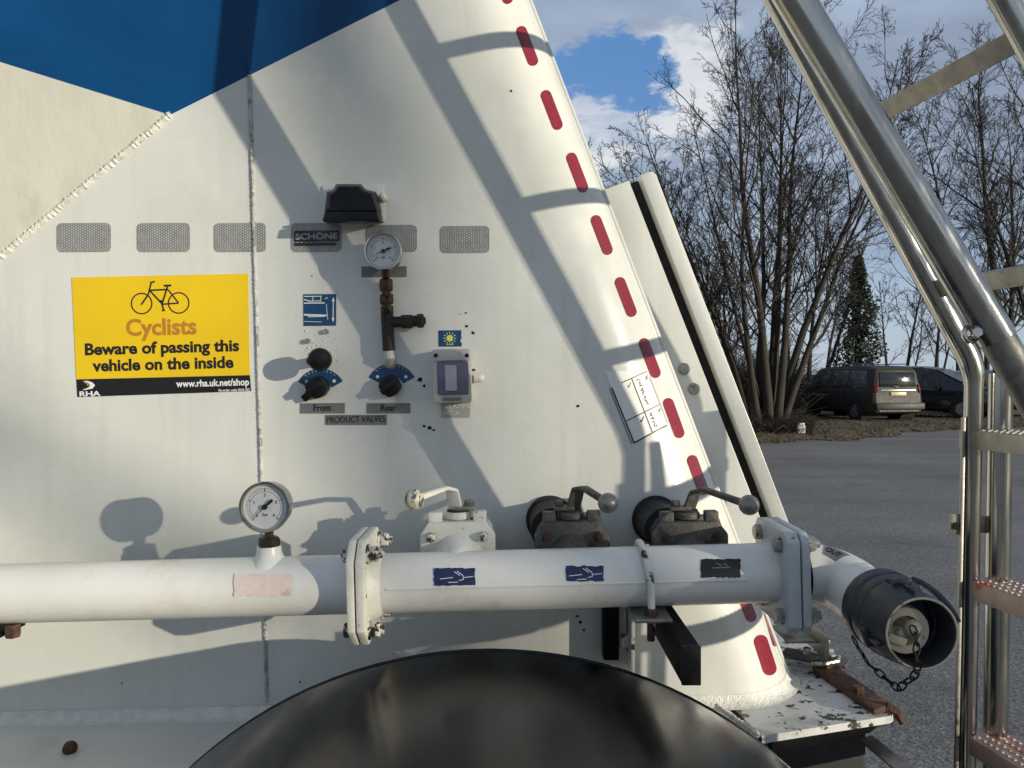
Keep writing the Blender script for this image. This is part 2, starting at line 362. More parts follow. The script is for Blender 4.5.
# upper facets: the barrel bulges out above the sloping hopper side
def Zf(px, py): return ZP - .00077 * max(0, (px - 170) * -.447 + (py - 115) * -.894)
def fp(px, py): return P(px, py, Zf(px, py))
def solid_facet(poly, name, mat):
    mb = MB(); q = [fp(*p) for p in poly]; back = [V((v.x, ZP + .05, v.z)) for v in q]; n = len(q)
    mb.add(q + back, [tuple(range(n))] + [tuple(range(2 * n - 1, n - 1, -1))] + [(i, i + n, (i + 1) % n + n, (i + 1) % n) for i in range(n)])
    return mb.build(name, mat, tank, smooth=0)
blu = [(170, 115), (400, 0), (470, -35), (470, -150), (-250, -150), (-250, -16)]
solid_facet(blu, 'barrel_panel', M['blue'])
q = [(170, 115), (-250, -16), (-250, 468)]
mb = MB(); a, b_, c_ = fp(170, 115), fp(-250, -16), P(-250, 468, ZP - .001)
mb.add([a, b_, c_, V((b_.x, ZP + .05, b_.z)), c_ + V((0, .05, 0))], [(0, 1, 2), (1, 3, 4, 2), (0, 3, 1)])
mb.build('cone_panel', M['cone'], tank, smooth=0)

def bead(pts, r, jit, n=8, step=.004):
    out = []; rs = []
    for i in range(len(pts) - 1):
        l = (pts[i + 1] - pts[i]).length; m = max(2, int(l / step))
        for k in range(m):
            out.append(pts[i].lerp(pts[i + 1], k / m) + V((random.uniform(-jit, jit), 0, random.uniform(-jit, jit)))); rs.append(r * (1.12 if k % 2 else .88) * random.uniform(.93, 1.07))
    return MB().tube(out, rs, n)
bead([fp(248.5, 38) + OUT * .001, fp(249.5, 75) + OUT * .001], .0036, .0005).build('blue_weld_seam', M['blue'], tank)
bead([P(249.5, 75, ZP - .001), P(256, 300, ZP), P(262, 500, ZP), P(267, 704, ZP)], .0034, .0003, 8, .0035).build('weld_seam', M['weld'], tank)
bead([P(171, 114, ZP - .001), P(0, 257, ZP - .001), P(-250, 466, ZP - .001)], .0055, .0009, 8, .004).build('weld_bead', M['weldw'], tank)
# bottom fillet where the side meets the deck
mb = MB()
rows = []
for k in range(7):
    t = R(90) * k / 6; rr = .018
    rows.append([surf(u, zdk(surf(u, ZB).x) + rr - rr * math.sin(t), rr * (1 - math.cos(t)) + .0008) for u in us[:38]])
mb.grid(rows); mb.build('bottom_fillet', M['weldw'], tank, smooth=60)
# deck ledge
def D_(px, py, dh=0):
    Z = 1.3
    for _ in range(8): Z = (zdk((px - 512) / F * Z) + dh) * F / (374 - py)
    return P(px, py, Z)
M['ledge'] = pm('ledge_white_paint', (.60, .60, .565), .4, var=.06, vs=9, dirt=(.06, .05, .04), dscale=16, dthr=.72, soft=.02, dirt_or_dapple=(.50, .49, .44), d2s=7, d2t=.55, bump=.15, bs=30)
for nm, mt, pts in (('deck_plate', 'ledge', [D_(-500, 800), D_(230, 772), D_(500, 762), D_(757, 737), V((.24, 2.1, 0)), V((-2.2, 2.1, 0))]),
                    ('deck_plate', 'deck', [D_(762, 736), D_(890, 716), D_(897, 711), D_(830, 662), D_(795, 632), V((.57, 2.1, 0)), V((.245, 2.1, 0))])):
    mb = MB(); mb.prism([V((p.x, p.y, H + zdk(p.x))) for p in pts], V((0, 0, -.012)), 0); mb.build(nm, M[mt], tank)
bead([V((p.x, p.y, H + zdk(p.x) + .001)) for p in (D_(758, 736), D_(700, 694))], .004, .0012).build('weld_bead', M['weldw'], tank)
mb = MB(); e0, e1 = D_(772, 736), D_(886, 718)
mb.prism([V((e0.x, e0.y + .010, e0.z - .012)), V((e1.x, e1.y + .010, e1.z - .012)), V((e1.x - .02, e1.y + .012, e1.z - .030)), V((e0.x, e0.y + .012, e0.z - .036))], V((0, .008, 0)), .001)
mb.build('deck_lip', M['dark'], tank)
# chassis below the deck
mb = MB(); mb.box((-.55, 1.62, H - .80), 2.3, .18, .36, .01, False); mb.box((.34, 1.50, H - .70), .54, .36, .235, .008, False)
mb.build('chassis_rail', M['chassis'], tank)
sa, sb_ = P(866, 738, 1.30), P(925, 786, 1.12); mb = MB(); mb.frame_box((sa + sb_) / 2, (sb_ - sa) / 2, V((.012, .004, .003)), V((.002, .010, -.004)), .002)
mb.build('support_strut', M['steel_dull'], tank)
# rear slabs beyond the rounded corner
def slab(poly, Z, t, name):
    mb = MB(); mb.prism([P(x, y, Z) for x, y in poly], V((0, t, 0)), .0014); return mb.build(name, M['white'], tank)
slab([(560, 205), (600, 191), (629, 180.5), (771, 545), (786, 583), (680, 583)], 1.53, .05, 'rear_flange')
slab([(640, 175), (652, 171), (656, 174), (800, 552), (810, 583), (797, 583), (783, 545)], 1.528, .09, 'rear_door_edge')
mb = MB(); mb.prism([P(x, y, 1.56) for x, y in [(628, 184), (645, 178), (790, 548), (770, 560)]], V((0, .04, 0)), .002); mb.build('door_seal', M['rubber'], tank)
for x, y in ((683.5, 369), (693.5, 389)):
    mb = MB(); p = P(x, y, 1.53); mb.hexa(p, p + OUT * .011, .0095); mb.cyl(p, p + OUT * .004, .012, 20); mb.build('bolt', M['bolt'], tank)
MB().tube([surf(RC * R(73), z, .001) for z in zs], .0042, 10).build('edge_bead', M['white'], tank)
# red conspicuity strips
def rounded(cx, cy, hw, hl, ang, n=6, r=None):
    r = hw * .98 if r is None else r; pts = []
    for sx, sy, a0 in ((1, 1, 0), (-1, 1, 90), (-1, -1, 180), (1, -1, 270)):
        for k in range(n + 1):
            a = R(a0 + 90 * k / n); pts.append((sx * (hw - r) + r * math.cos(a), sy * (hl - r) + r * math.sin(a)))
    c, s = math.cos(R(ang)), math.sin(R(ang)); return [(cx + x * c - y * s, cy + x * s + y * c) for x, y in pts]
def strip(cx, cy, ang, hw, hl, off=.0007):
    rows = []; m = 24; nn = 6
    for j in range(m + 1):
        t = -math.cos(math.pi * j / m); yy = t * hl; e = hl - abs(yy)
        wd = hw * (1 if e > hw else math.sqrt(max(.0, 1 - ((hw - e) / hw) ** 2))); wd = max(wd, .05)
        row = []
        for i in range(nn + 1):
            xx = -wd + 2 * wd * i / nn; c, s = math.cos(R(ang)), math.sin(R(ang))
            row.append(tank_pt(cx + xx * c - yy * s, cy + xx * s + yy * c, off))
        rows.append(row)
    MB().grid(rows).build('reflective_strip', M['red'], tank, smooth=60)
for cx, cy, a in [(502, -16, -20), (527, 46, -21), (551.5, 110, -21), (577, 172.5, -21), (601.5, 235, -21), (625.5, 297, -21), (649.5, 358, -21), (673.5, 418, -20), (697.5, 475, -20), (719, 536, -18), (745, 602, -22), (765, 655, -18)]:
    strip(cx, cy, a, 5.4 if cy < 640 else 7, 21)
strip(771, 628, -16, 3.2, 19)
# grey lattice patches on the flat side
def patch(poly, mat, name, parent, off=.0008, t=.0006):
    mb = MB(); mb.prism([panel_pt(x, y, off) for x, y in poly], V((0, t, 0))); return mb.build(name, mat, parent, smooth=0)
for x0, x1, y0, y1 in ((57, 111, 223, 252), (137, 190, 223, 252), (214, 266, 223, 252), (291, 341.5, 223, 252), (366, 417, 225, 252), (440, 489.5, 226, 253)):
    patch(rounded((x0 + x1) / 2, (y0 + y1) / 2, (x1 - x0) / 2, (y1 - y0) / 2, -.5, r=5), M['lattice'], 'reflective_patch', tank)
mb = MB(); mb.prism([panel_pt(x, y, .0022) for x, y in rounded(317, 236.2, 22.5, 5.4, -.5, r=1)], V((0, .0012, 0)))
np_ = mb.build('maker_plate', M['vblack'], tank, smooth=0)
mb = MB(); text_into(mb, 'SCHÖNE', panel_pt(317, 239.3, .0026), RT, UP, .0140, .04, width=.072); mb.build('lettering', M['ink_grey'] if 0 else M['lattice'], np_, smooth=0)
mb = MB(); mb.prism([panel_pt(x, y, .0026) for x, y in ((295, 243.2), (336, 242.8), (336, 245.4), (295, 245.8))], V((0, .0012, 0))); mb.build('plate_line', M['vblack'], np_, smooth=0)
# weld spatter, scratches and chips around the knobs
mb = MB()
for _ in range(90):
    x, y = random.gauss(318, 10), random.gauss(350, 14)
    if 298 < x < 342 and 330 < y < 400:
        p = panel_pt(x, y); r = random.uniform(.001, .0028); mb.lathe(p + OUT * -.0005, OUT, [(r, 0), (r * .8, r * .4), (1e-6, r * .6)], 7)
mb.build('weld_spatter', M['weldw'], tank, smooth=60)['kind'] = 'stuff'
def chips(spots, mat, name):
    for x, y, r in spots:
        mb = MB(); n = 9; rr = [random.uniform(.45, 1.2) for _ in range(n)]
        mb.prism([tank_pt(x + r * rr[k] * math.cos(6.283 * k / n), y + .8 * r * rr[k] * math.sin(6.283 * k / n), .0009) for k in range(n)], V((0, .0004, 0)))
        mb.build(name, mat, tank, smooth=0)
chips([(312, 276, 1), (466, 313, 1.2), (460, 314, .7), (511, 91, 1.4), (578, 406, 1.6), (430, 428, 2.6), (424, 426, 1.8), (434, 430, 1.6), (420, 380, 3), (424, 386, 2), (100, 135, 1.3), (27, 217, 1.2), (122, 683, 1), (300, 682, 1), (577, 616, 2), (580, 622, 2.2), (584, 630, 1.8), (66, 578, .8), (467, 326, 2), (473, 333, 2.2), (474, 370, 2)], M['dark'], 'paint_chip')
mb = MB(); p = D_(70, 752); mb.ball(p + V((0, 0, .006)), .011, 10); mb.build('stud', M['rust'], tank)
for x, y in ((327, 331.5), (308.5, 341)):
    mb = MB(); p = panel_pt(x, y); mb.cyl(p, p + OUT * .007, .0042, 14); mb.ring(p + OUT * .007, OUT, .0032, .0012, 14, 6); mb.build('stud', M['bolt'], tank)

# mudguard and wheel
mg_c = V((-.031, 0, H - .388 - .618)); Z0, Z1 = .62, 1.08
mb = MB(); rows = []
prof = [(.575, Z0), (.600, Z0 - .004), (.612, Z0 + .006), (.619, Z0 + .03), (.622, Z0 + .10), (.623, Z0 + .22), (.622, Z0 + .36), (.620, Z1 - .02), (.618, Z1), (.606, Z1 + .004), (.600, Z1), (.604, Z0 + .2), (.585, Z0 + .02), (.575, Z0)]
for r, y in prof:
    rows.append([V((mg_c.x + r * math.sin(R(a)), y, mg_c.z + r * math.cos(R(a)))) for a in range(-96, 97, 3)])
mb.grid(rows)
mb.tube([V((mg_c.x + .617 * math.sin(R(a)), Z1 + .001, mg_c.z + .617 * math.cos(R(a)))) for a in range(-96, 97, 3)], .0032, 10)
mg = mb.build('mudguard', M['mud'], None, smooth=50); tag(mg, 'glossy black rounded plastic mudguard arching below the white pipe', 'mudguard')
mb = MB()
wc = V((mg_c.x, .64, mg_c.z))
wheel = thing('road_wheel', 'black trailer road wheel under the black mudguard', 'wheel', (wc.x, .8, 0))
wr = wc.z * .985
mb.lathe(V((wc.x, .66, wc.z)), YY, [(.29, 0), (wr - .06, -.005), (wr - .01, .02), (wr, .06), (wr, .30), (wr - .01, .34), (wr - .06, .36), (.29, .35), (.29, 0)], 48); mb.build('tyre', M['tyre'], wheel)
mb = MB(); mb.lathe(V((wc.x, .69, wc.z)), YY, [(1e-6, .05), (.12, .05), (.14, .12), (.24, .10), (.285, 0), (.289, .02), (.287, .28), (.1, .28), (.09, .56), (1e-6, .56)], 40); mb.build('rim', M['steel_dull'], wheel)

# ------------------------------------------------------------------ the discharge pipe
ZPI = 1.12; RP = .0421
def pc(px): return P(px, 593.5 - 20.5 * px / 750, ZPI)
pd = (pc(750) - pc(0)).normalized(); pup = (V((0, 0, 1)) - pd * pd.z).normalized()
pipe = thing('discharge_pipe', 'long white discharge pipe running along the tank side', 'pipe', V((pc(380).x, ZPI, H - .36)))
mb = MB(); mb.cyl(pc(-420), pc(360), RP, 48); mb.build('pipe_run', M['pipe'], pipe)
mb = MB(); mb.cyl(pc(374), pc(772), RP * 1.01, 48); mb.build('pipe_run', M['pipe'], pipe)
def on_pipe(px, dy, lift=.0008):
    "point of the pipe skin seen at this place (dy pixels below the pipe's axis)"
    rr = RP * 1.012 + lift; ty = 593.5 - 20.5 * px / 750 + dy; x = px
    for _ in range(4):
        lo, hi = R(-85), R(85); c = pc(x)
        for _ in range(22):
            m = (lo + hi) / 2; p = c + pup * rr * math.sin(m) + OUT * rr * math.cos(m)
            if 374 - (p.z - H) / p.y * F > ty: lo = m
            else: hi = m
        x += px - (512 + p.x / p.y * F)
    return p
mb = MB(); mb.tube([on_pipe(x, 6.8, -.0006) for x in range(386, 752, 10)], .0022, 6); mb.build('pipe_seam', M['pipe'], pipe)
def sq_flange(px0, px1, half, mat, name='flange', cut=.026):
    c0, c1 = pc(px0), pc(px1); k = half - cut
    poly = [c0 + YY * a + pup * b for a, b in ((half, k), (k, half), (-k, half), (-half, k), (-half, -k), (-k, -half), (k, -half), (half, -k))]
    mb = MB(); mb.prism(poly, c1 - c0, .0022); return mb.build(name, mat, pipe)
HF = .0735
sq_flange(357, 364.3, HF, M['flange']); sq_flange(365.7, 374, HF, M['flange'])
sq_flange(364.1, 365.9, HF - .006, M['rust'], 'gasket')
def fbolts(pxa, pxb, la, lb, half, mat, r=.011):
    for sy in (-1, 1):
        for sz in (-1, 1):
            o = YY * (sy * half * .62) + pup * (sz * half * .72)
            a, b = pc(pxa) + o, pc(pxb) + o
            mb = MB(); mb.hexa(a, a - pd * la, r); mb.build('bolt_head', mat, pipe)
            mb = MB(); mb.cyl(b, b + pd * .004, r * 1.25, 20); mb.hexa(b + pd * .004, b + pd * (.004 + lb), r); mb.cyl(b, b + pd * (lb + .009), r * .55, 12)
            mb.build('flange_nut', mat, pipe)
fbolts(357, 374, .010, .012, HF, M['bolt_dirty'])
mb = MB(); mb.lathe(pc(374), pd, [(RP + .012, 0), (RP + .010, .004), (RP + .003, .013), (RP, .016)], 40); mb.build('weld_collar', M['flange'], pipe)
HG = .070
sq_flange(771, 783.5, HG, M['flange_grey'], cut=.012); sq_flange(785, 793, HG, M['flange_grey'], cut=.012); sq_flange(782.8, 785.2, HG - .005, M['dark'], 'gasket')
fbolts(773, 794.5, .013, .010, HG, M['bolt'], .0115)
# elbow turning to the outlet
oe = pc(797); XO = .480; rb = .050; zo = -.304 + H
pts = [pc(792), pc(801)]
z0_ = pc(800).z; zat = lambda a: z0_ + (zo - z0_) * (a / R(90)) ** 1.3; pts[1] = V((XO - rb, ZPI, z0_))
for k in range(1, 13):
    a = R(90) * k / 12; pts.append(V((XO - rb + rb * math.sin(a), ZPI - rb + rb * math.cos(a), zat(a))))
pts.append(V((XO, 1.0, zo)))
mb = MB(); mb.tube(pts, RP * .99, 40); mb.build('elbow', M['pipe'], pipe)
mb = MB(); mb.ring(pc(797.5), pd, RP + .0008, .0035, 40, 8); mb.ring(pc(800), pd, RP + .0002, .003, 40, 8); mb.build('weld_ring', M['dark'], pipe)
def on_elbow(a_deg, b_deg, lift=.0008):
    a = R(a_deg); c = V((XO - rb + rb * math.sin(a), ZPI - rb + rb * math.cos(a), zat(a))); rad = V((math.sin(a), math.cos(a), 0))
    b = R(b_deg); return c + (rad * math.cos(b) + V((0, 0, 1)) * math.sin(b)) * (RP * .99 + lift)
mb = MB(); mb.grid([[on_elbow(28 + 6 * i, b, .0016) for i in range(8)] for b in range(88, 125, 4)]); el_l = mb.build('outlet_label', M['vgrey'], pipe)
mb = MB(); text_into(mb, 'OUT', V((0, 0, 0)), V((1, 0, 0)), V((0, 1, 0)), .0165, .03, width=.034)
mb.v = [on_elbow(49 + math.degrees(v.x / (rb + .25 * RP)), 114 - math.degrees(v.y / RP), .0024) for v in mb.v]
mb.build('lettering', M['ink'], el_l, smooth=0)

# coupling
YB = 1.0
cp = thing('hose_coupling', 'dark grey cam coupling with cream plug on the pipe outlet', 'coupling', V((XO, YB - .09, zo - .07)))
oc = V((XO, YB, zo))
mb = MB(); mb.lathe(oc, OUT, [(.0415, -.014), (.0425, -.010), (.0485, -.006), (.0515, 0), (.0520, .020), (.0505, .023), (.0490, .024), (.0490, .026), (.0515, .028), (.0515, .042), (.0500, .046)], 56); mb.build('collar', M['coup'], cp)
LF = .100
mb = MB(); mb.lathe(oc, OUT, [(.0495, .04), (.0500, .052), (.0490, .064), (.0455, .080), (.0440, LF - .004), (.0432, LF), (.0395, LF), (.0385, LF - .004), (.0380, .062), (.036, .060), (.036, .03), (1e-6, .03)], 64); mb.build('body', M['coup'], cp)
mb = MB(); mb.ring(oc + OUT * LF, OUT, .0414, .0015, 64, 8); mb.build('rim', M['cream'], cp)
for ang in (96, -20, 200):
    d = V((math.cos(R(ang)), 0, math.sin(R(ang)))); t = V((-d.z, 0, d.x))
    mb = MB(); mb.frame_box(oc + OUT * .056 + d * .0500, t * .012, OUT * .009, d * .0045, .002); mb.frame_box(oc + OUT * .074 + d * .0475, t * .0025, OUT * .016, d * .0035, .0012); mb.build('lug', M['coup'], cp)
pts = [oc + OUT * (.036 + .007 * k) + V((math.cos(R(66 - 8 * k)), 0, math.sin(R(66 - 8 * k)))) * .0525 for k in range(8)]
mb = MB(); mb.tube(pts, [.003, .0045, .005, .005, .005, .0045, .004, .003], 8); mb.build('cam_arm', M['coup'], cp)
# cream plug core seen inside, on the left
mb = MB(); mb.lathe(oc + V((-.0085, 0, -.003)) + OUT * .055, OUT, [(.029, 0), (.029, .022), (.0275, .025), (.018, .025), (.016, .006), (1e-6, .006)], 40)
mb.build('plug_seat', M['cream'], cp)
mb = MB(); mb.cyl(oc + V((-.010, 0, .002)) + OUT * .055, oc + V((-.007, 0, .004)) + OUT * .086, .0045, 12); mb.ball(oc + V((-.006, 0, .004)) + OUT * .090, .0095, 20)
mb.frame_box(oc + V((-.021, 0, -.013)) + OUT * .080, V((.011, 0, -.004)), OUT * .005, V((.002, 0, .005)), .002); mb.ball(oc + V((-.018, 0, -.003)) + OUT * .083, .0055, 14)
mb.build('plug_stem', M['cream'], cp)
# safety chain: separate oval links along a hanging line
path = [(853, 637, 1.01), (857, 646, .99), (863, 655, .96), (868, 664, .94), (876, 670, .925), (884, 677, .91), (892, 684, .90), (899, 689, .89), (905, 683, .88), (912, 678, .87), (917, 672, .865), (918, 663, .86), (916, 654, .862), (917, 644, .866), (915, 634, .868), (912, 627, .872)]
cpnt = [P(*p) for p in path]; mb = MB()
for i in range(len(cpnt) - 1):
    a, b = cpnt[i], cpnt[i + 1]; ax = (b - a).normalized(); l = (b - a).length * .5 + .0022; sd = ax.cross(OUT).normalized() if i % 2 == 0 else (ax.cross(V((.5, -.3, .8)))).normalized()
    wv = .0036; m = (a + b) / 2
    mb.tube([m + ax * (l * math.cos(6.283 * k / 14)) + sd * (wv * math.sin(6.283 * k / 14)) for k in range(15)], .0011, 6, cap=False)
mb.build('chain', M['chain'], cp)

# labels on the pipe
def pipe_label(x0, x1, y0, y1, mat, name, lift=.0009, ragged=0.):
    nx, ny = 14, 8; rows = []
    for j in range(ny + 1):
        row = []
        for i in range(nx + 1):
            x = x0 + (x1 - x0) * i / nx; y = y0 + (y1 - y0) * j / ny
            if ragged and (i in (0, nx) or j in (0, ny)): x += random.uniform(-1, 1) * ragged; y += random.uniform(-1, 1) * ragged
            cy = 593.5 - 20.5 * x / 750; row.append(on_pipe(x, y - cy, lift))
        rows.append(row)
    mb = MB(); mb.grid(rows); return mb.build(name, mat, None, smooth=60)
def pipe_lines(o, segs, mat, name, wd=.5):
    mb = MB()
    for (xa, ya, xb, yb) in segs:
        l = math.hypot(xb - xa, yb - ya); nx, ny = -(yb - ya) / l * wd, (xb - xa) / l * wd; m = 5; rows = []
        for s_ in (-1, 1):
            rows.append([on_pipe(xa + (xb - xa) * k / m + nx * s_, ya + (yb - ya) * k / m + ny * s_ - (593.5 - 20.5 * (xa + (xb - xa) * k / m) / 750), .0013) for k in range(m + 1)])
        mb.grid(rows)
    return mb.build(name, mat, o, smooth=0)
valve_pic = lambda cx, cy: [(cx - 16, cy + 2.5, cx - 3, cy + 1), (cx + 8, cy + 1, cx + 17, cy), (cx - 2, cy - 5, cx + 4, cy - 1), (cx + 1, cy - 5.5, cx + 7, cy - 1), (cx + 7, cy - 1, cx + 7.5, cy + 3), (cx + 3, cy + 4, cx + 7.5, cy + 3), (cx - 8, cy + 6, cx + 2, cy + 5.6)]
o = tag(pipe_label(434, 475, 568, 585.5, M['navy'], 'valve_label', ragged=.7), 'worn dark blue sticker on the pipe below the white valve', 'sticker', 'stickers on the pipe'); pipe_lines(o, valve_pic(456, 576.5), M['whiteink'], 'diagram', .35)
o = tag(pipe_label(566, 604, 566, 581, M['navy'], 'valve_label', ragged=.8), 'worn dark blue sticker on the pipe left of the U-bolt', 'sticker', 'stickers on the pipe'); pipe_lines(o, valve_pic(585, 573.5), M['whiteink'], 'diagram', .35)
o = tag(pipe_label(701, 740.5, 559, 577.5, M['vblack'], 'valve_label', ragged=.6), 'black faded sticker on the pipe right of the U-bolt', 'sticker', 'stickers on the pipe'); pipe_lines(o, [(712, 568, 730, 567.3), (716, 563, 722, 566), (724, 563, 727, 566)], M['vgrey'], 'diagram', .4)
tag(pipe_label(234, 292, 574, 596, M['pink'], 'peeled_label', ragged=.9), 'faded pink remains of a peeled sticker on the pipe', 'sticker', 'stickers on the pipe')
# small clamp foot at the left end
mb = MB(); mb.box(P(-4, 630, 1.13), .05, .06, .006, .001); mb.build('pipe_foot', M['dark'], pipe)
mb = MB(); mb.hexa(P(13, 624, 1.11), P(13, 637, 1.11), .011); mb.build('foot_bolt', M['rust'], pipe)

# U-bolt with its bracket
BX = .2246; BT = H - .341
br = thing('pipe_bracket', 'dark box section bracket with white U-bolt holding the pipe', 'bracket', V((BX, 1.15, BT - .06)))
mb = MB(); mb.frame_box(V((BX, (1.31 + .965) / 2, BT - .0245)), V((.0118, 0, 0)), YY * (.345 / 2), V((0, 0, .0243)), .002); mb.build('box_beam', M['dark'], br)
mb = MB(); mb.frame_box(V((BX, .9645, BT - .0245)), V((.0122, 0, 0)), YY * .0022, V((0, 0, .0247)), .001); mb.build('end_cap', M['black'], br)
pa = P(628, 610, 1.24); 
mb = MB(); mb.frame_box(V((BX - .030, 1.125, BT + .0015)), V((.026, 0, 0)), YY * .070, V((0, 0, .0028)), .0012); mb.build('clamp_plate', M['steel_dull'], br)
ux = 645; cc = pc(ux); up_ = [cc + OUT * (RP + .006) - pup * (RP + .018)]
up_ += [cc + OUT * (RP + .006) * math.cos(R(a)) + pup * (RP + .006) * math.sin(R(a)) - pd * .006 * math.sin(R(a)) for a in range(0, 181, 12)]
up_ += [cc - OUT * (RP + .006) - pup * (RP + .018)]
mb = MB(); mb.tube(up_, .0052, 14); mb.build('u_bolt', M['ubolt'], br)
mb = MB(); q = cc + OUT * (RP + .006); q.z = BT + .0045; mb.hexa(q, q + V((0, 0, .010)), .0095); mb.cyl(q - V((0, 0, .035)), q, .0055, 10); mb.build('nut', M['rust'], br)
mb = MB(); mb.frame_box(V((.165, 1.292, BT - .06)), V((.013, 0, 0)), YY * .015, V((0, 0, .075)), .002); mb.build('strut', M['dark'], br)
mb = MB(); mb.frame_box(V((.196, 1.275, BT - .075)), V((.003, 0, 0)), YY * .03, V((0, 0, .075)), .001); mb.hexa(V((.193, 1.27, BT - .10)), V((.180, 1.27, BT - .10)), .012); mb.build('side_plate', M['deck'], br)

# ------------------------------------------------------------------ pressure gauges
def gauge(name_label, c, r, depth, needle_deg, stem_pts):
    g = thing('pressure_gauge', name_label, 'pressure gauge', c - UP * (r + .02) + YY * 0, 'round pressure gauges')
    ax = OUT
    mb = MB(); mb.lathe(c, ax, [(r * .5, -depth * .6), (r * .93, -depth * .55), (r * .955, -depth * .2), (r * .955, depth * .30), (r * .87, depth * .30), (r * .87, depth * .20), (1e-6, depth * .20)], 56); mb.build('case', M['chrome'], g)
    mb = MB(); mb.lathe(c, ax, [(r * .955, depth * .30), (r * 1.0, depth * .33), (r * 1.0, depth * .44), (r * .97, depth * .5), (r * .90, depth * .49), (r * .86, depth * .40), (r * .86, depth * .22)], 64, caps=False); mb.build('bezel', M['chrome'], g)
    mb = MB(); mb.lathe(c, ax, [(1e-6, depth * .25), (r * .865, depth * .25)], 56, caps=False); dl = mb.build('dial', M['dial'], g)
    zf = depth * .25 + .0005
    def q(a, rr): return c + ax * zf + (RT * math.cos(a) + UP * math.sin(a)) * rr
    mb = MB()
    for k in range(41):
        a = R(225 - 270 * k / 40); big = k % 10 == 0; mid = k % 5 == 0; w_ = .0006 if big else .00035; r0 = r * (.60 if big else .66 if mid else .69); r1 = r * .74
        t = V((0, 0, 0)) + (RT * -math.sin(a) + UP * math.cos(a)) * w_
        mb.add([q(a, r0) - t, q(a, r1) - t, q(a, r1) + t, q(a, r0) + t], [(0, 1, 2, 3)])
    n = 50
    ri = [q(R(225 - 270 * k / n), r * .60) for k in range(n + 1)]; ro = [q(R(225 - 270 * k / n), r * .612) for k in range(n + 1)]; mb.grid([ri, ro])
    for k, s_ in enumerate(('0', '1', '2', '3', '4')):
        a = R(225 - 270 * k / 4); text_into(mb, s_, q(a, r * .47) - UP * r * .06 + OUT * .0002, RT, UP, r * .17, .02)
    text_into(mb, 'bar', q(R(-90), r * .36) + OUT * .0002, RT, UP, r * .17, .01)
    mb.build('scale', M['ink_grey'], dl, smooth=0)
    a = R(needle_deg); d = RT * math.cos(a) + UP * math.sin(a); t = RT * -math.sin(a) + UP * math.cos(a); o2 = c + ax * (zf + .003)
    mb = MB(); mb.prism([o2 + d * r * .68, o2 + t * r * .022, o2 - d * r * .12 + t * r * .03, o2 - d * r * .22 + t * r * .055, o2 - d * r * .42 + t * r * .055, o2 - d * r * .42 - t * r * .055, o2 - d * r * .22 - t * r * .055, o2 - d * r * .12 - t * r * .03, o2 - t * r * .022], ax * .0006)
    mb.cyl(o2 - ax * .003, o2 + ax * .0015, r * .10, 18); mb.build('needle', M['ink'], g, smooth=0)
    return g
g1 = gauge('larger steel pressure gauge on its white boss on top of the pipe', P(266.8, 506, ZPI - .008), .0367, .026, 222, None)
gc = P(268, 530, ZPI - .004)
mb = MB(); mb.cyl(P(269, 526, ZPI), P(269.5, 541, ZPI), .0065, 6); mb.build('stem', M['brass'], g1)
mb = MB(); mb.hexa(P(269.5, 551, ZPI), P(269.3, 537, ZPI), .0160); mb.build('hex_nut', M['brass_dark'], g1)
mb = MB(); mb.lathe(P(269.6, 569, ZPI), pup, [(.031, 0), (.0285, .008), (.0245, .013), (.0205, .018), (.0182, .024), (.0172, .034)], 32); mb.build('boss', M['pipe'], g1)

g2 = gauge('smaller steel pressure gauge above the brown brass fittings', P(384.2, 252, ZP - .046), .0312, .030, 202, None)
tee = thing('brass_fitting', 'tarnished brown brass tee with stacked hexagon nuts below a gauge', 'pipe fitting', panel_pt(390, 362, .02))
DT = .022
def tp(px, py): return P(px, py, ZP - DT)
mb = MB(); mb.cyl(P(385, 268, ZP - .035), tp(386.5, 283), .0065, 12); mb.build('stem', M['brass'], g2)
mb = MB(); mb.hexa(tp(386, 279), tp(386.3, 291.5), .0112); mb.build('hex_nut', M['brass'], tee)
mb = MB(); mb.hexa(tp(386.4, 294), tp(386.8, 304.5), .0115); mb.build('hex_nut', M['brass'], tee)
mb = MB(); mb.cyl(tp(386.2, 290), tp(387, 312), .0075, 16); mb.hexa(tp(386.9, 306), tp(387.2, 314.5), .0108); mb.build('nipple', M['brass'], tee)
mb = MB(); mb.cyl(tp(387, 314), tp(389, 351), .0105, 20, bev=.0015); mb.cyl(tp(388, 322.5), tp(405, 321.5), .0092, 18); mb.hexa(tp(401, 321.8), tp(413, 321.2), .0112); mb.cyl(tp(413, 321.2), tp(421, 320.8), .0095, 18); mb.hexa(tp(417, 321), tp(424, 320.6), .0118)
mb.cyl(tp(424, 320.6), tp(425.5, 320.5), .006, 12); mb.build('tee', M['brass_dark'], tee)
mb = MB(); mb.tube([tp(389, 349), tp(389.7, 356), panel_pt(390.3, 361, .012), panel_pt(390.5, 363, -.004)], [.009, .010, .011, .012], 16); mb.build('wall_socket', M['boxgrey'], tee)

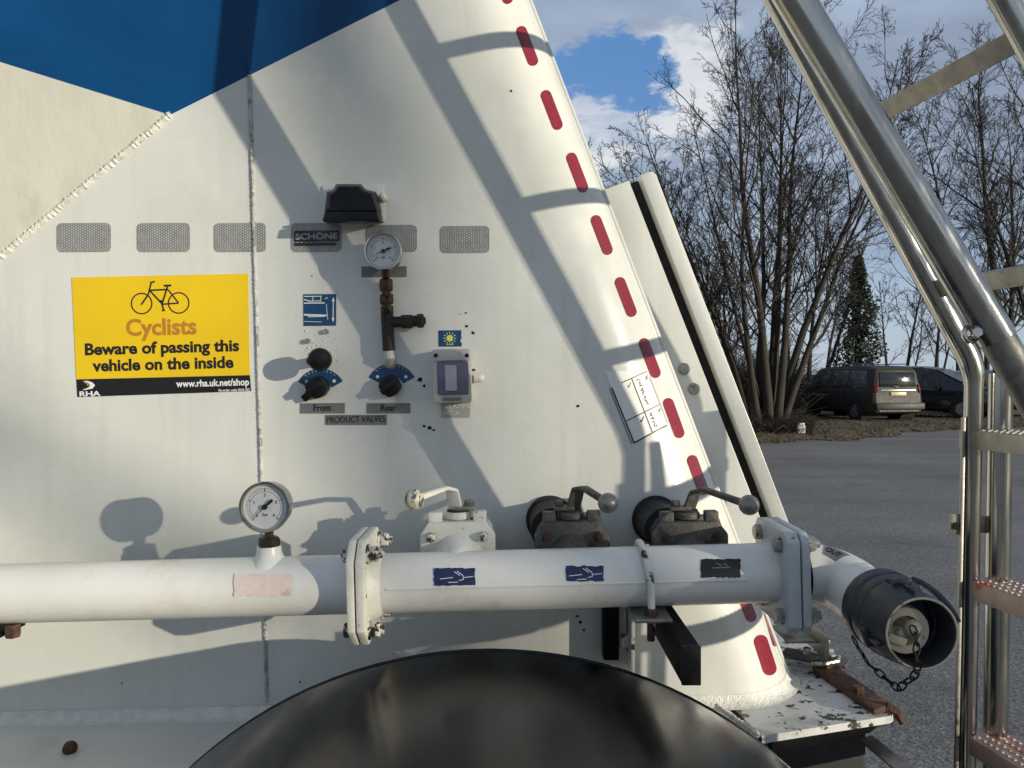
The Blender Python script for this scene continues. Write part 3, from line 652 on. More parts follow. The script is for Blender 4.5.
# ------------------------------------------------------------------ black work lamp
wl = thing('work_lamp', 'black hooded lamp housing on a white bracket', 'lamp', panel_pt(353, 222))
def ring_pts(pts, d): return [P(x, y, ZP - d) for x, y in pts]
r0 = [(324, 222), (324.5, 212), (327, 192), (333, 190), (336, 184), (361, 184), (365, 189), (376, 192), (380, 206), (382, 222)]
r1 = [(324.5, 221), (325.5, 211), (328.5, 193), (334.5, 190.5), (337, 185), (360, 185), (364, 190), (374, 193), (378.5, 207), (381, 221)]
def sc_(pts, f, dx, dy): cx, cy = 353, 205; return [(cx + (x - cx) * f + dx, cy + (y - cy) * f + dy) for x, y in pts]
rings = [ring_pts(sc_(r0, .95, 2.6, 2), 0.004), ring_pts(r0, .030), ring_pts(sc_(r1, .97, 0, .3), .046), ring_pts(sc_(r1, .88, 0, .8), .055), ring_pts(sc_(r1, .70, 0, .5), .0575)]
mb = MB(); n = len(r0); vs = [p for r_ in rings for p in r_]; fs = [(j * n + i, j * n + (i + 1) % n, (j + 1) * n + (i + 1) % n, (j + 1) * n + i) for j in range(4) for i in range(n)] + [tuple(4 * n + i for i in range(n)), tuple(range(n))]
mb.add(vs, fs); mb.build('housing', M['black'], wl, smooth=40)
mb = MB(); mb.prism(ring_pts([(327, 213), (378, 213), (381, 222.5), (324, 222.5)], .050), OUT * .014, .002); mb.build('hood_lip', M['black'], wl)
mb = MB(); mb.prism(ring_pts([(328, 209.5), (377, 209.5), (378, 212), (327, 212)], .052), OUT * .009, .001); mb.build('hood_ridge', M['black'], wl)
mb = MB(); mb.box(panel_pt(354, 204, .002), .104, .004, .064, .001); mb.build('bracket', M['white'], wl)
mb = MB(); p = panel_pt(384.5, 199, .004); mb.cyl(p, p + OUT * .012, .007, 16); mb.ball(p + OUT * .012, .0068, 14); mb.build('bracket_bolt', M['handlew'], wl)
mb = MB(); p = P(373.5, 203, ZP - .042); mb.cyl(p, p + OUT * .004 + RT * .001, .003, 12); mb.build('screw', M['chrome'], wl)

# ------------------------------------------------------------------ signs and plates on the flat side
def sign_frame(p0, p1):
    a = panel_pt(*p0); b = panel_pt(*p1); x = (b - a).normalized(); return a, x, V((-x.z, 0, x.x))
def sticker(poly, mat, name, label, cat='sticker', group=None, off=.0010):
    mb = MB(); mb.prism([panel_pt(x, y, off) for x, y in poly], V((0, .0006, 0))); o = mb.build(name, mat, None, smooth=0); return tag(o, label, cat, group)
def add_poly(mb, pts, off): mb.add([panel_pt(x, y, off) for x, y in pts], [tuple(range(len(pts)))])
def line(mb, a, b, wd, off=.0013):
    l = math.hypot(b[0] - a[0], b[1] - a[1]); nx, ny = -(b[1] - a[1]) / l * wd / 2, (b[0] - a[0]) / l * wd / 2
    add_poly(mb, [(a[0] + nx, a[1] + ny), (b[0] + nx, b[1] + ny), (b[0] - nx, b[1] - ny), (a[0] - nx, a[1] - ny)], off)
cyc = sticker([(72, 277.5), (248.3, 273.6), (250, 375), (76.6, 379.3)], M['yellow'], 'cyclist_warning_sign', 'yellow and black cyclists warning sign with a bicycle', 'sign')
mb = MB(); mb.prism([panel_pt(x, y, .0010) for x, y in [(76.65, 379.5), (250.02, 375.2), (251.3, 391), (77.8, 397)]], V((0, .0006, 0))); mb.build('footer_band', M['vblack'], cyc, smooth=0)
a_ = R(1.55); SX = V((math.cos(a_), 0, math.sin(a_))); SZ = V((-math.sin(a_), 0, math.cos(a_)))
def sp(px, py): return panel_pt(px, py, .0014)
mb = MB(); text_into(mb, 'Cyclists', sp(161.8, 334.6), SX, SZ, 17.5 * S * 1.32, .028, width=70.5 * S); mb.build('heading', M['orange'], cyc, smooth=0)
mb = MB(); text_into(mb, 'Beware of passing this', sp(162.5, 352.8), SX, SZ, 12.2 * S * 1.32, .034, width=154 * S); text_into(mb, 'vehicle on the inside', sp(163.5, 369.3), SX, SZ, 12.2 * S * 1.32, .034, width=141 * S); mb.build('lettering', M['ink'], cyc, smooth=0)
mb = MB(); text_into(mb, 'www.rha.uk.net/shop', sp(213, 386.0), SX, SZ, 7 * S * 1.35, .03, width=73 * S); text_into(mb, 'Re-order code: RHA 052', sp(234.5, 391.2), SX, SZ, 2.6 * S * 1.4, .02, width=31 * S)
text_into(mb, 'RHA', sp(90.5, 396.0), SX, SZ, 5.0 * S * 1.38, .03, width=21 * S)
add_poly(mb, [(83.5, 381.2), (88, 380.8), (93, 382.5), (95.5, 385.2), (93, 388.5), (85, 390), (82.8, 389.8), (89, 387.6), (90.6, 385.3), (88.5, 382.8)], .0014)
mb.build('footer_lettering', M['whiteink'], cyc, smooth=0)
mb = MB(); add_poly(mb, [(83.0, 381.8), (87.5, 382.6), (89.6, 385.2), (88.6, 386.6), (86.5, 383.6)], .0015); mb.build('emblem', M['orange'], cyc, smooth=0)
mb = MB()
def ring2(cx, cy, r, wd):
    n = 36; mb.grid([[panel_pt(cx + (r - wd / 2) * math.cos(6.2832 * k / n), cy + (r - wd / 2) * math.sin(6.2832 * k / n), .0013) for k in range(n + 1)], [panel_pt(cx + (r + wd / 2) * math.cos(6.2832 * k / n), cy + (r + wd / 2) * math.sin(6.2832 * k / n), .0013) for k in range(n + 1)]])
ring2(142, 303.6, 10.2, 1.3); ring2(179, 303, 10.2, 1.3)
def ip(x, y): return (60 + x * 210 / 1024, 260 + y * 150 / 731)
for (a, b, wd) in [((398, 218), (432, 170), 1.6), ((432, 170), (447, 110), 1.5), ((440, 148), (530, 144), 1.6), ((442, 152), (500, 214), 1.6), ((500, 214), (526, 130), 1.6), ((500, 216), (580, 210), 1.5), ((580, 210), (530, 146), 1.4), ((508, 126), (544, 124), 2.0), ((441, 112), (464, 105), 1.7), ((498, 212), (508, 246), 1.6), ((485, 200), (508, 200), 1.8), ((498, 246), (514, 247), 1.2)]:
    line(mb, ip(*a), ip(*b), wd, .0013 + random.uniform(0, .0003))
mb.build('bicycle_symbol', M['ink'], cyc, smooth=0)

# blue tank diagram
dia = sticker([(303.5, 294.3), (336.2, 294.0), (336.2, 325.6), (303.8, 326)], M['vblue'], 'diagram_sticker', 'square blue sticker with white outline drawing and double arrow')
mb = MB()
for a, b, wd in [((304, 296.5), (322, 296.3), .8), ((304, 299.5), (311, 301.5), 1), ((311, 301), (321, 301), .8), ((304, 303.2), (325, 303), 1.1), ((313, 297), (313, 303), .7), ((321, 297), (321, 303), .7), ((325, 299), (328, 297.5), .7), ((304, 314.8), (327, 315.5), 1.6), ((308, 316.8), (325, 316.4), .8), ((326.5, 304), (328, 320), .5), ((304, 321.5), (322, 322), .5), ((333.5, 299), (333.2, 320), .9)]: line(mb, a, b, wd)
add_poly(mb, [(333.5, 297), (335, 301.5), (332, 301.5)], .0014); add_poly(mb, [(333.2, 322.5), (334.8, 318), (331.7, 318)], .0014)
mb.build('diagram', M['whiteink'], dia, smooth=0)
# sun sticker
sn = sticker([(438.6, 330.5), (461.3, 330.2), (461.4, 339), (460, 340.5), (462, 343.5), (461.5, 346.5), (438.8, 346.5)], M['vblue'], 'sun_sticker', 'small dark blue sticker with a yellow sun above the switch box')
mb = MB(); add_poly(mb, [(449.8 + 3.3 * math.cos(6.283 * k / 20), 338.3 + 3.3 * math.sin(6.283 * k / 20)) for k in range(20)], .0013)
for k in range(12):
    a = 6.283 * k / 12; line(mb, (449.8 + 4.3 * math.cos(a), 338.3 + 4.3 * math.sin(a)), (449.8 + 6.6 * math.cos(a), 338.3 + 6.4 * math.sin(a)), .7)
line(mb, (446.5, 344.6), (453.5, 344.5), .6); mb.build('sun_symbol', M['sunyel'], sn, smooth=0)
# engraved plates
def plate(x0, x1, y0, y1, txt, label, mat='vgrey', ink='ink', size=None, tw=None, bold=.02):
    o = sticker([(x0, y0 + .2), (x1, y0), (x1, y1), (x0, y1 + .2)], M[mat], 'name_plate', label, 'label plate', 'small grey label plates')
    if txt:
        mb = MB(); size = size or (y1 - y0) * .9
        text_into(mb, txt, panel_pt((x0 + x1) / 2, y1 - (y1 - y0) * .25, .0016), RT, UP, size * S, bold, width=tw * S if tw else None); mb.build('lettering', M[ink], o, smooth=0)
    return o
plate(300.3, 345, 403, 413.3, 'Front', 'small grey plate reading Front under the left knob', tw=17.5)
plate(366.8, 410.4, 403, 413.3, 'Rear', 'small grey plate reading Rear under the right knob', tw=15)
plate(325.3, 387, 414.8, 424.8, 'PRODUCT VALVES', 'small grey plate reading PRODUCT VALVES', tw=58, bold=.004)
plate(361.5, 406.8, 266.3, 277, None, 'blank grey plate partly behind the smaller gauge')
lsw = plate(441, 470, 400, 417.5, None, 'pale grey plate reading LAMPS SWITCH under the switch box', 'plate_pale')
mb = MB(); text_into(mb, 'LAMPS', panel_pt(459.5, 408.2, .0016), RT, UP, 6.6 * S, .0, width=20 * S); text_into(mb, 'SWITCH', panel_pt(449.8, 415, .0016), RT, UP, 6.6 * S, .0, width=18 * S); mb.build('lettering', M['whiteink'], lsw, smooth=0)
# paper inspection sticker on the corner, with ruled lines and ticks
def cpatch(corners, mat, name, parent, off, nx=8, ny=8):
    (ax, ay), (bx, by), (cx, cy), (dx, dy) = corners; rows = []
    for j in range(ny + 1):
        v = j / ny; row = []
        for i in range(nx + 1):
            u = i / nx; row.append(tank_pt((1 - v) * ((1 - u) * ax + u * bx) + v * ((1 - u) * dx + u * cx), (1 - v) * ((1 - u) * ay + u * by) + v * ((1 - u) * dy + u * cy), off))
        rows.append(row)
    mb = MB(); mb.grid(rows); return mb.build(name, mat, parent, smooth=60)
def cz(x, y): return (600 + x * 80 / 683, 360 + y * 90 / 768)
pap = cpatch([cz(40, 90), cz(395, 5 + 90), cz(570, 555), cz(285, 710)], M['paper'], 'inspection_sticker', None, .0007); tag(pap, 'tilted white inspection sticker with black ruled lines and ticks', 'sticker')
mb = MB()
def cline(a, b, wd):
    a, b = cz(*a), cz(*b); l = math.hypot(b[0] - a[0], b[1] - a[1]); nx, ny = -(b[1] - a[1]) / l * wd / 2, (b[0] - a[0]) / l * wd / 2; m = 6
    mb.grid([[tank_pt(a[0] + (b[0] - a[0]) * k / m + nx * s_, a[1] + (b[1] - a[1]) * k / m + ny * s_, .0012) for k in range(m + 1)] for s_ in (-1, 1)])
for a, b, wd in [((180, 195), (395, 97), .9), ((270, 160), (445, 615), .9), ((225, 520), (508, 378), .9), ((285, 708), (570, 555), 1.4), ((100, 235), (290, 705), 1.3), ((82, 240), (270, 715), .7), ((420, 140), (575, 540), .35), ((232, 215), (245, 235), .5), ((245, 235), (262, 190), .5), ((345, 510), (352, 530), .9), ((352, 530), (372, 480), .9), ((385, 135), (405, 165), .6), ((405, 130), (385, 170), .6), ((495, 415), (515, 440), .6), ((515, 412), (495, 445), .6)]: cline(a, b, wd)
random.seed(3)
for c0, c1, k in (((325, 170), (410, 395), 13), ((430, 460), (480, 575), 7)):
    for i in range(k):
        t = i / k; x = c0[0] + (c1[0] - c0[0]) * t; y = c0[1] + (c1[1] - c0[1]) * t
        for _ in range(3): cline((x + random.uniform(-16, 16), y + random.uniform(-9, 9)), (x + random.uniform(-16, 16), y + random.uniform(-9, 9)), .8)
mb.build('handwriting', M['ink'], pap, smooth=0)

# ------------------------------------------------------------------ control knobs with their blue arcs
def arc_sticker(cx, cy, r0, r1, a0, a1, label):
    n = 22; mb = MB(); pin, pout = [], []
    for k in range(n + 1):
        a = R(a0 + (a1 - a0) * k / n); pin.append((cx + r0 * math.cos(a), cy - r0 * math.sin(a))); pout.append((cx + r1 * math.cos(a), cy - r1 * math.sin(a)))
    mb.prism([panel_pt(x, y, .001) for x, y in pin + pout[::-1]], V((0, .0006, 0))); o = tag(mb.build('dial_sticker', M['vblue'], None, smooth=0), label, 'sticker', 'blue arc stickers behind the knobs')
    mb = MB(); rm = (r0 + r1) / 2 - .5
    for a in (a0 - 14, a1 + 14):
        c = (cx + rm * math.cos(R(a)), cy - rm * math.sin(R(a))); add_poly(mb, [(c[0] + 1.7 * math.cos(6.283 * k / 12), c[1] + 1.7 * math.sin(6.283 * k / 12)) for k in range(12)], .0013)
    for k in range(9):
        a = R(a0 - 24 - (a0 - a1 - 48) * k / 8); line(mb, (cx + (r1 - 2.4) * math.cos(a), cy - (r1 - 2.4) * math.sin(a)), (cx + (r1 - 1.2) * math.cos(a + .03), cy - (r1 - 1.2) * math.sin(a + .03)), .6)
    mb.build('markings', M['whiteink'], o, smooth=0)
arc_sticker(320.8, 394, 13, 25.5, 152, 30, 'blue arc sticker behind the left knob')
arc_sticker(391.8, 389.5, 13, 26, 152, 28, 'blue arc sticker behind the right knob')
def knob(px, py, r, ang, label, lever=True, depth=.022):
    o = panel_pt(px, py, .0018); k = thing('control_knob', label, 'knob', o, 'black control knobs')
    mb = MB(); prof = []
    n = 8; pts = []
    for i in range(n):
        a = R(ang + 360 * i / n); rr = r * (1.0 if i % 2 else .92); pts.append(o + (RT * math.cos(a) + UP * math.sin(a)) * rr)
    mb.prism(pts, OUT * depth, .003); mb.build('knob_body', M['black'], k)
    a = R(ang); d = RT * math.cos(a) + UP * math.sin(a); t = RT * -math.sin(a) + UP * math.cos(a)
    mb = MB(); mb.frame_box(o + OUT * (depth + .004), d * r * .86, t * r * .26, OUT * .005, .002); mb.build('grip', M['black'], k)
    if lever: mb = MB(); mb.frame_box(o + OUT * .006 - d * r * 1.15, d * r * .45, t * r * .3, OUT * .006, .002); mb.build('pointer', M['black'], k)
knob(319.5, 387, .0205, 38, 'black knob left of centre above the Front plate')
knob(391.5, 386, .0195, 42, 'black knob above the Rear plate beside the switch box', False)
o = panel_pt(318.5, 361, 0); k = thing('push_button', 'black round push knob on a stalk above the left blue arc', 'knob', o, 'black control knobs')
mb = MB(); mb.cyl(o, o + OUT * .045, .009, 16); mb.build('stalk', M['black'], k)
oo = V((P(318.5, 359.5, ZP - .062).x, ZP - .045, P(318.5, 359.5, ZP - .062).z))
mb = MB(); mb.lathe(oo, OUT, [(.012, -.004), (.0185, 0), (.0192, .006), (.0188, .014), (.016, .019), (.008, .0215), (1e-6, .022)], 32); mb.build('cap', M['black'], k)

# ------------------------------------------------------------------ lamp switch box
sb = thing('switch_box', 'pale grey switch box with smoked window on the tank side', 'switch', panel_pt(451.5, 403))
DB = .050
def bp(px, py, d): p = P(px, py, ZP - DB); p.y = ZP - d; return p
c = bp(451.5, 376, DB / 2)
mb = MB(); mb.frame_box(V((c.x, ZP - DB / 2 + .001, c.z)), RT * (19.3 * S * .962), OUT * (DB / 2), UP * (27 * S * .962), .004, 3); mb.build('case', M['boxgrey'], sb)
mb = MB(); cw = bp(453, 378, DB); mb.frame_box(cw + OUT * .0015, RT * (14.6 * S), OUT * .002, UP * (15.8 * S), .003, 3); mb.build('window', M['winviolet'], sb)
mb = MB(); mb.frame_box(bp(451.3, 378, DB) + OUT * .005, RT * (5.6 * S), OUT * .003, UP * (12.4 * S), .0015, 2); mb.build('rocker', M['rocker'], sb)
mb = MB(); mb.frame_box(bp(451.5, 356, DB) + OUT * .001, RT * (17.6 * S), OUT * .0022, UP * (4.6 * S), .002, 2); mb.build('top_cover', M['boxgrey'], sb)
for x in (436, 467):
    mb = MB(); p = bp(x, 355.5, DB) + OUT * .0022; mb.cyl(p, p + OUT * .002, .0034, 14); mb.build('screw', M['black'], sb)
mb = MB(); mb.frame_box(bp(452, 399, DB) + OUT * .0006, RT * (9 * S), OUT * .002, UP * (1.5 * S), .001); mb.build('latch', M['vgrey'], sb)
mb = MB(); p = panel_pt(474.5, 378, .012); mb.cyl(p, p + RT * .008, .008, 14); mb.ball(p + RT * .010, .0075, 12); mb.build('cable_gland', M['handlew'], sb)

# ------------------------------------------------------------------ three ball valves between tank and pipe
def valve(px, painted, ballpx, label, hand):
    ZV = 1.195; G = 1.10
    o = P(px, 540, ZV); x = (o.x)
    v = thing('ball_valve', label, 'valve', V((x, ZV, H - .33)), 'ball valves on the discharge pipe')
    bm_ = M['flange'] if painted else M['castgrey']; cz_ = H + (374 - 541) / F * ZV
    def q(dx, dz, dy=0): return V((x, ZV + dy, cz_)) + RT * dx * G + UP * (dz * G + .002)
    mb = MB(); mb.prism([q(-.052, -.06, -.028), q(-.052, .012, -.028), q(-.040, .030, -.028), q(.038, .030, -.028), q(.052, .012, -.028), q(.052, -.06, -.028)], YY * .016, .003)
    mb.prism([q(-.048, -.06, .02), q(-.048, .014, .02), q(-.036, .030, .02), q(.036, .030, .02), q(.048, .014, .02), q(.048, -.06, .02)], YY * .016, .003)
    mb.lathe(q(0, -.03, -.02), YY, [(.046, 0), (.047, .02), (.046, .05)], 36); mb.build('body', bm_, v)
    mb = MB(); mb.lathe(q(0, -.022, -.028), OUT, [(.040, -.002), (.038, .004), (.033, .010), (.030, .034), (.02, .06)], 36); mb.build('outlet_neck', M['pipe'] if painted else M['castgrey'], v)
    mb = MB(); fl = x - (.006 if painted else .027)
    if not painted:
        mb.lathe(V((fl, ZP - .001, cz_ + .012)), OUT, [(.041, 0), (.041, .006), (.036, .008), (.035, .03), (.035, .09)], 40); mb.build('inlet_pipe', M['rubber'], v)
    else:
        mb.lathe(V((x, ZP - .001, cz_ - .02)), OUT, [(.046, 0), (.046, .012), (.042, .016), (.040, .1)], 40); mb.build('inlet_pipe', M['pipe'], v)
    for s_ in (-1, 1):
        mb = MB(); p = q(s_ * .036, .010, -.029); mb.hexa(p, p + OUT * .010, .0075); mb.cyl(p, p + OUT * .014, .004, 10); mb.build('bolt', M['bolt_dirty'] if painted else M['rust'], v)
        mb = MB(); mb.frame_box(q(s_ * .031, .034, -.015), RT * .010, YY * .009, UP * .010, .002); mb.build('lug', bm_, v)
    top = q(0, .028, 0)
    mb = MB(); mb.cyl(top - UP * .01, top + UP * .006, .014, 20, bev=.002); mb.lathe(top + UP * .001, UP, [(.016, 0), (.0205, .003), (.0205, .010), (.018, .013)], 28); mb.build('stem', bm_, v)
    mb = MB(); mb.cyl(top + UP * .0142, top + UP * .0165, .0175, 24); mb.build('seal_ring', M['rubber'], v)
    mb = MB(); mb.frame_box(top + UP * .019 - RT * hand * .010, RT * .016, YY * .011, UP * .003, .001); mb.hexa(top + UP * .022 - RT * hand * .017, top + UP * .031 - RT * hand * .017, .0075); mb.build('stop_plate', M['castgrey'] if not painted else M['steel_dull'], v)
    # cranked flat handle: up from the stem, then out to the ball
    bx, by, bz = ballpx; bc = P(bx, by, bz)
    h0 = top + UP * .016 + RT * hand * .004; h1 = P(*KN[px][0]); h2 = P(*KN[px][1])
    pts = [h0, h0.lerp(h1, .5), h1.lerp(h0, .15), h1, h1.lerp(h2, .5), h2, h2.lerp(bc, .5), bc]
    mb = MB(); rr = []
    W = [.0115, .0112, .0108, .0104, .0095, .008, .006, .005]; T = [.0035, .0035, .0035, .0035, .0035, .0035, .0045, .005]
    vs = []; fs = []; sd = OUT
    for i, p in enumerate(pts):
        t = (pts[min(i + 1, 7)] - pts[max(i - 1, 0)]).normalized(); ad = (bc - h1); ad.z = 0; ad = ad.normalized().cross(V((0, 0, 1))); sd = (ad - t * t.dot(ad)).normalized(); nn = t.cross(sd)
        for a, b in ((1, .6), (.6, 1), (-.6, 1), (-1, .6), (-1, -.6), (-.6, -1), (.6, -1), (1, -.6)): vs.append(p + sd * W[i] * a + nn * T[i] * b)
    for i in range(7):
        for k_ in range(8): fs.append((i * 8 + k_, i * 8 + (k_ + 1) % 8, (i + 1) * 8 + (k_ + 1) % 8, (i + 1) * 8 + k_))
    fs.append(tuple(range(8))); mb.add(vs, fs); hd = mb.build('handle', M['handlew'] if painted else M['castgrey'], v, smooth=45)
    mb = MB(); mb.ball(bc, .0145, 24); mb.build('ball_grip', M['ballw'] if painted else M['ballg'], hd, smooth=80)
KN = {459: ((452, 490, 1.185), (444, 488, 1.165)), 571: ((578, 489, 1.185), (584, 488, 1.17)), 687: ((695, 492, 1.185), (704, 489.5, 1.17))}
valve(459, True, (414, 499.5, 1.085), 'white painted ball valve with chipped ball handle pointing left', -1)
valve(571, False, (608, 503, 1.10), 'brown weathered ball valve with short handle in the middle of the row', 1)
valve(687, False, (749, 505, 1.09), 'dark weathered ball valve with long handle nearest the red strips', 1)

# ------------------------------------------------------------------ rusty strap and latch on the deck
rs = thing('hinge_strap', 'rusty steel strap lying along the deck edge', 'strap', D_(855, 690))
mb = MB(); ph = .002
a, b, c, d = D_(812, 671, ph), D_(826, 664, ph), D_(893, 710, ph), D_(874, 716, ph)
mb.prism([a, b, c, d], V((0, 0, .010)), .002)
mb.tube([c + V((-.012, 0, .005)), c + V((.004, -.006, -.002)), c + V((.010, -.012, -.018))], [.010, .009, .004], 8)
mb.build('strap', M['rust'], rs)
for x, y in ((828, 668), (858, 693)):
    mb = MB(); p = D_(x, y, ph + .008); mb.hexa(p, p + V((0, 0, .012)), .011); mb.build('bolt', M['rust'], rs)
lt = thing('door_latch', 'small galvanised latch with bolts beside the rusty strap', 'latch', D_(800, 655))
mb = MB(); p0 = D_(775, 632, .02)
mb.frame_box(P(800, 634, 1.50), V((.040, 0, 0)), YY * .045, V((0, 0, .003)), .001); mb.frame_box(P(818, 641, 1.46), V((.0025, 0, 0)), YY * .045, V((0, 0, .022)), .001); mb.build('angle_bracket', M['steel_dull'], lt)
mb = MB(); p = P(789, 628, 1.49); mb.hexa(p, p + V((0, 0, .014)), .013); p = P(782, 624, 1.5); mb.hexa(p, p + V((0, 0, .02)), .016); mb.build('bolt', M['rust'], lt)
mb = MB(); mb.frame_box(P(815, 658, 1.47), V((.050, -.03, 0)), V((.012, .018, 0)), V((0, 0, .004)), .001); mb.build('hasp', M['castgrey'], lt)
for x, y in ((807, 654), (830, 654), (832, 660)):
    mb = MB(); p = P(x, y, 1.46); mb.hexa(p, p + V((0, 0, .012)), .008); mb.build('bolt', M['bolt'], lt)
mb = MB(); mb.tube([P(812, 664, 1.44), P(826, 664, 1.43), P(838, 661, 1.44), P(839, 657, 1.46), P(828, 655, 1.47)], .004, 8); mb.build('pin', M['bolt'], lt)

# ------------------------------------------------------------------ ladder and handrail
ZF, ZN = 1.258, .905
def xf(py): return 778 + .548 * py + (-.6)
lad = thing('ladder', 'stainless steel ladder with flat treads and cranked side rails at the rear', 'ladder', V((.80, 1.08, 0)))
shift = .0936 * (ZF - ZN)
def far_pts(dx, kneepx, bottompx):
    a = P(xf(-260), -260, ZF); k = P(975 - 1, 368, ZF); bt = P(966, 768, ZF); bt2 = k + (bt - k) * (1.32 / ((k - bt).length)) 
    e1, e2 = k + (a - k).normalized() * .03, k + (bt - k).normalized() * .03
    pts = [a, e1] + [e1 * (1 - t) ** 2 + k * 2 * t * (1 - t) + e2 * t * t for t in (.25, .5, .75)] + [e2, bt2]
    return [p + V((dx, 0, 0)) for p in pts]
rail = far_pts(0, 975, 966)
shift += .022
mb = MB(); mb.tube(rail, [.0178, .0178, .0175, .017, .016, .0145, .014], 28); mb.build('side_rail', M['steel'], lad)
mb = MB(); mb.tube([p + V((shift, ZN - ZF, 0)) for p in rail], [.0148] * 3 + [.014, .0135, .0115, .0105], 28); mb.build('side_rail', M['steel'], lad)
for dy in (0, ZN - ZF):
    off = V((shift if dy else 0, dy, 0)); a, b = rail[-2] + off + V((-.019, -.004, -.05)), rail[-1] + off + V((-.019, -.004, 0)); mb = MB(); mb.frame_box((a + b) / 2, (b - a) / 2, V((.0028, 0, 0)), YY * .003, .001); mb.build('edge_strip', M['steel_dull'], lad)
# rear posts
kz = P(975, 368, ZF)
for dy in (0, ZN - ZF):
    sh = shift if dy else 0
    a = P(992 + 10, 392, ZF) + V((sh + .004, dy, 0)); b = a + (rail[-1] - rail[-2])
    mb = MB(); mb.tube([a + V((-.006, 0, .03)), b], .009 if dy else .0180, 28); mb.build('rear_post', M['steel'], lad)
def tread(py_far, px_far, red=False, flat=True, w_=.030):
    f = P(px_far, py_far, ZF); n = f + V((shift, ZN - ZF, 0)); ax = (n - f).normalized(); m = (f + n) / 2; l = (n - f).length / 2
    sl = (rail[0] - rail[1]).normalized()
    mb = MB()
    if flat:
        side_ = V((1, 0, 0)); mb.frame_box(m + V((.027, 0, 0)), ax * (l + .014), side_ * .033, V((0, 0, .0016)), .0008)
        mb.frame_box(m + V((-.007, 0, -.0135)), ax * (l + .018), side_ * .0016, V((0, 0, .0145)), .0008); mb.frame_box(m + V((.062, 0, -.012)), ax * (l + .014), side_ * .0016, V((0, 0, .013)), .0008)
        for i in range(int(l * 2 / .012)):
            for j in range(4):
                p = f + ax * (.008 + .012 * i + (.006 if j % 2 else 0)) + V((.002 + .017 * j, 0, .0014)); mb.lathe(p, V((0, 0, 1)), [(.0042, 0), (.0036, .002), (.0020, .0026)], 6)
    else:
        nr = sl.cross(ax).normalized(); mb.frame_box(m, ax * (l + .005), sl * .0142, nr * .005, .0015)
    mb.build('tread', M['treadred'] if red else M['steel_dull'], lad)
tread(130, 849, flat=False); tread(289.5, 933, flat=False); tread(-30, 760, flat=False); tread(-190, 672, flat=False)
tread(431, 972); tread(580, 971, True); tread(733, 968, True); tread(885, 965, True); tread(1035, 962); tread(1120, 960)
mb = MB(); p = P(958, 524, ZF); mb.frame_box(p + V((.004, 0, 0)), V((.018, 0, 0)), YY * .003, V((0, 0, .017)), .002); q = P(1002, 528, ZF - .02); mb.frame_box(V((q.x - .03, ZF + .01, q.z)), V((.03, 0, 0)), YY * .004, V((0, 0, .014)), .002)
mb.build('side_lug', M['steel_dull'], lad)
mb = MB(); p = P(956.5, 526, ZF - .004); mb.cyl(p, p + OUT * .002, .006, 14); mb.build('lug_hole', M['dark'], lad)

hr = thing('ladder_handrail', 'thick sloping stainless handrail tube in front of the ladder', 'handrail', V((.62, .857, 1.2)))
ZT = .857
hp = lambda y: P(795 + .597 * y, y, ZT)
mb = MB(); mb.tube([hp(-620), hp(338)], .0200, 36); mb.build('upper_tube', M['steel'], hr)
mb = MB(); mb.tube([hp(335), hp(640)], .0186, 32); mb.tube([hp(628), hp(628) + V((.05, .045, 0))], .012, 14); mb.build('lower_tube', M['steel_dull'], hr)
mb = MB(); c = hp(338) + V((-.030, 0, .004)); mb.ring(c, V((.3, -1, .2)), .0085, .0028, 24, 8); mb.hexa(c + V((.004, .01, 0)), c + V((.002, -.012, .002)), .0065); mb.build('clamp_bolt', M['chrome'], hr)

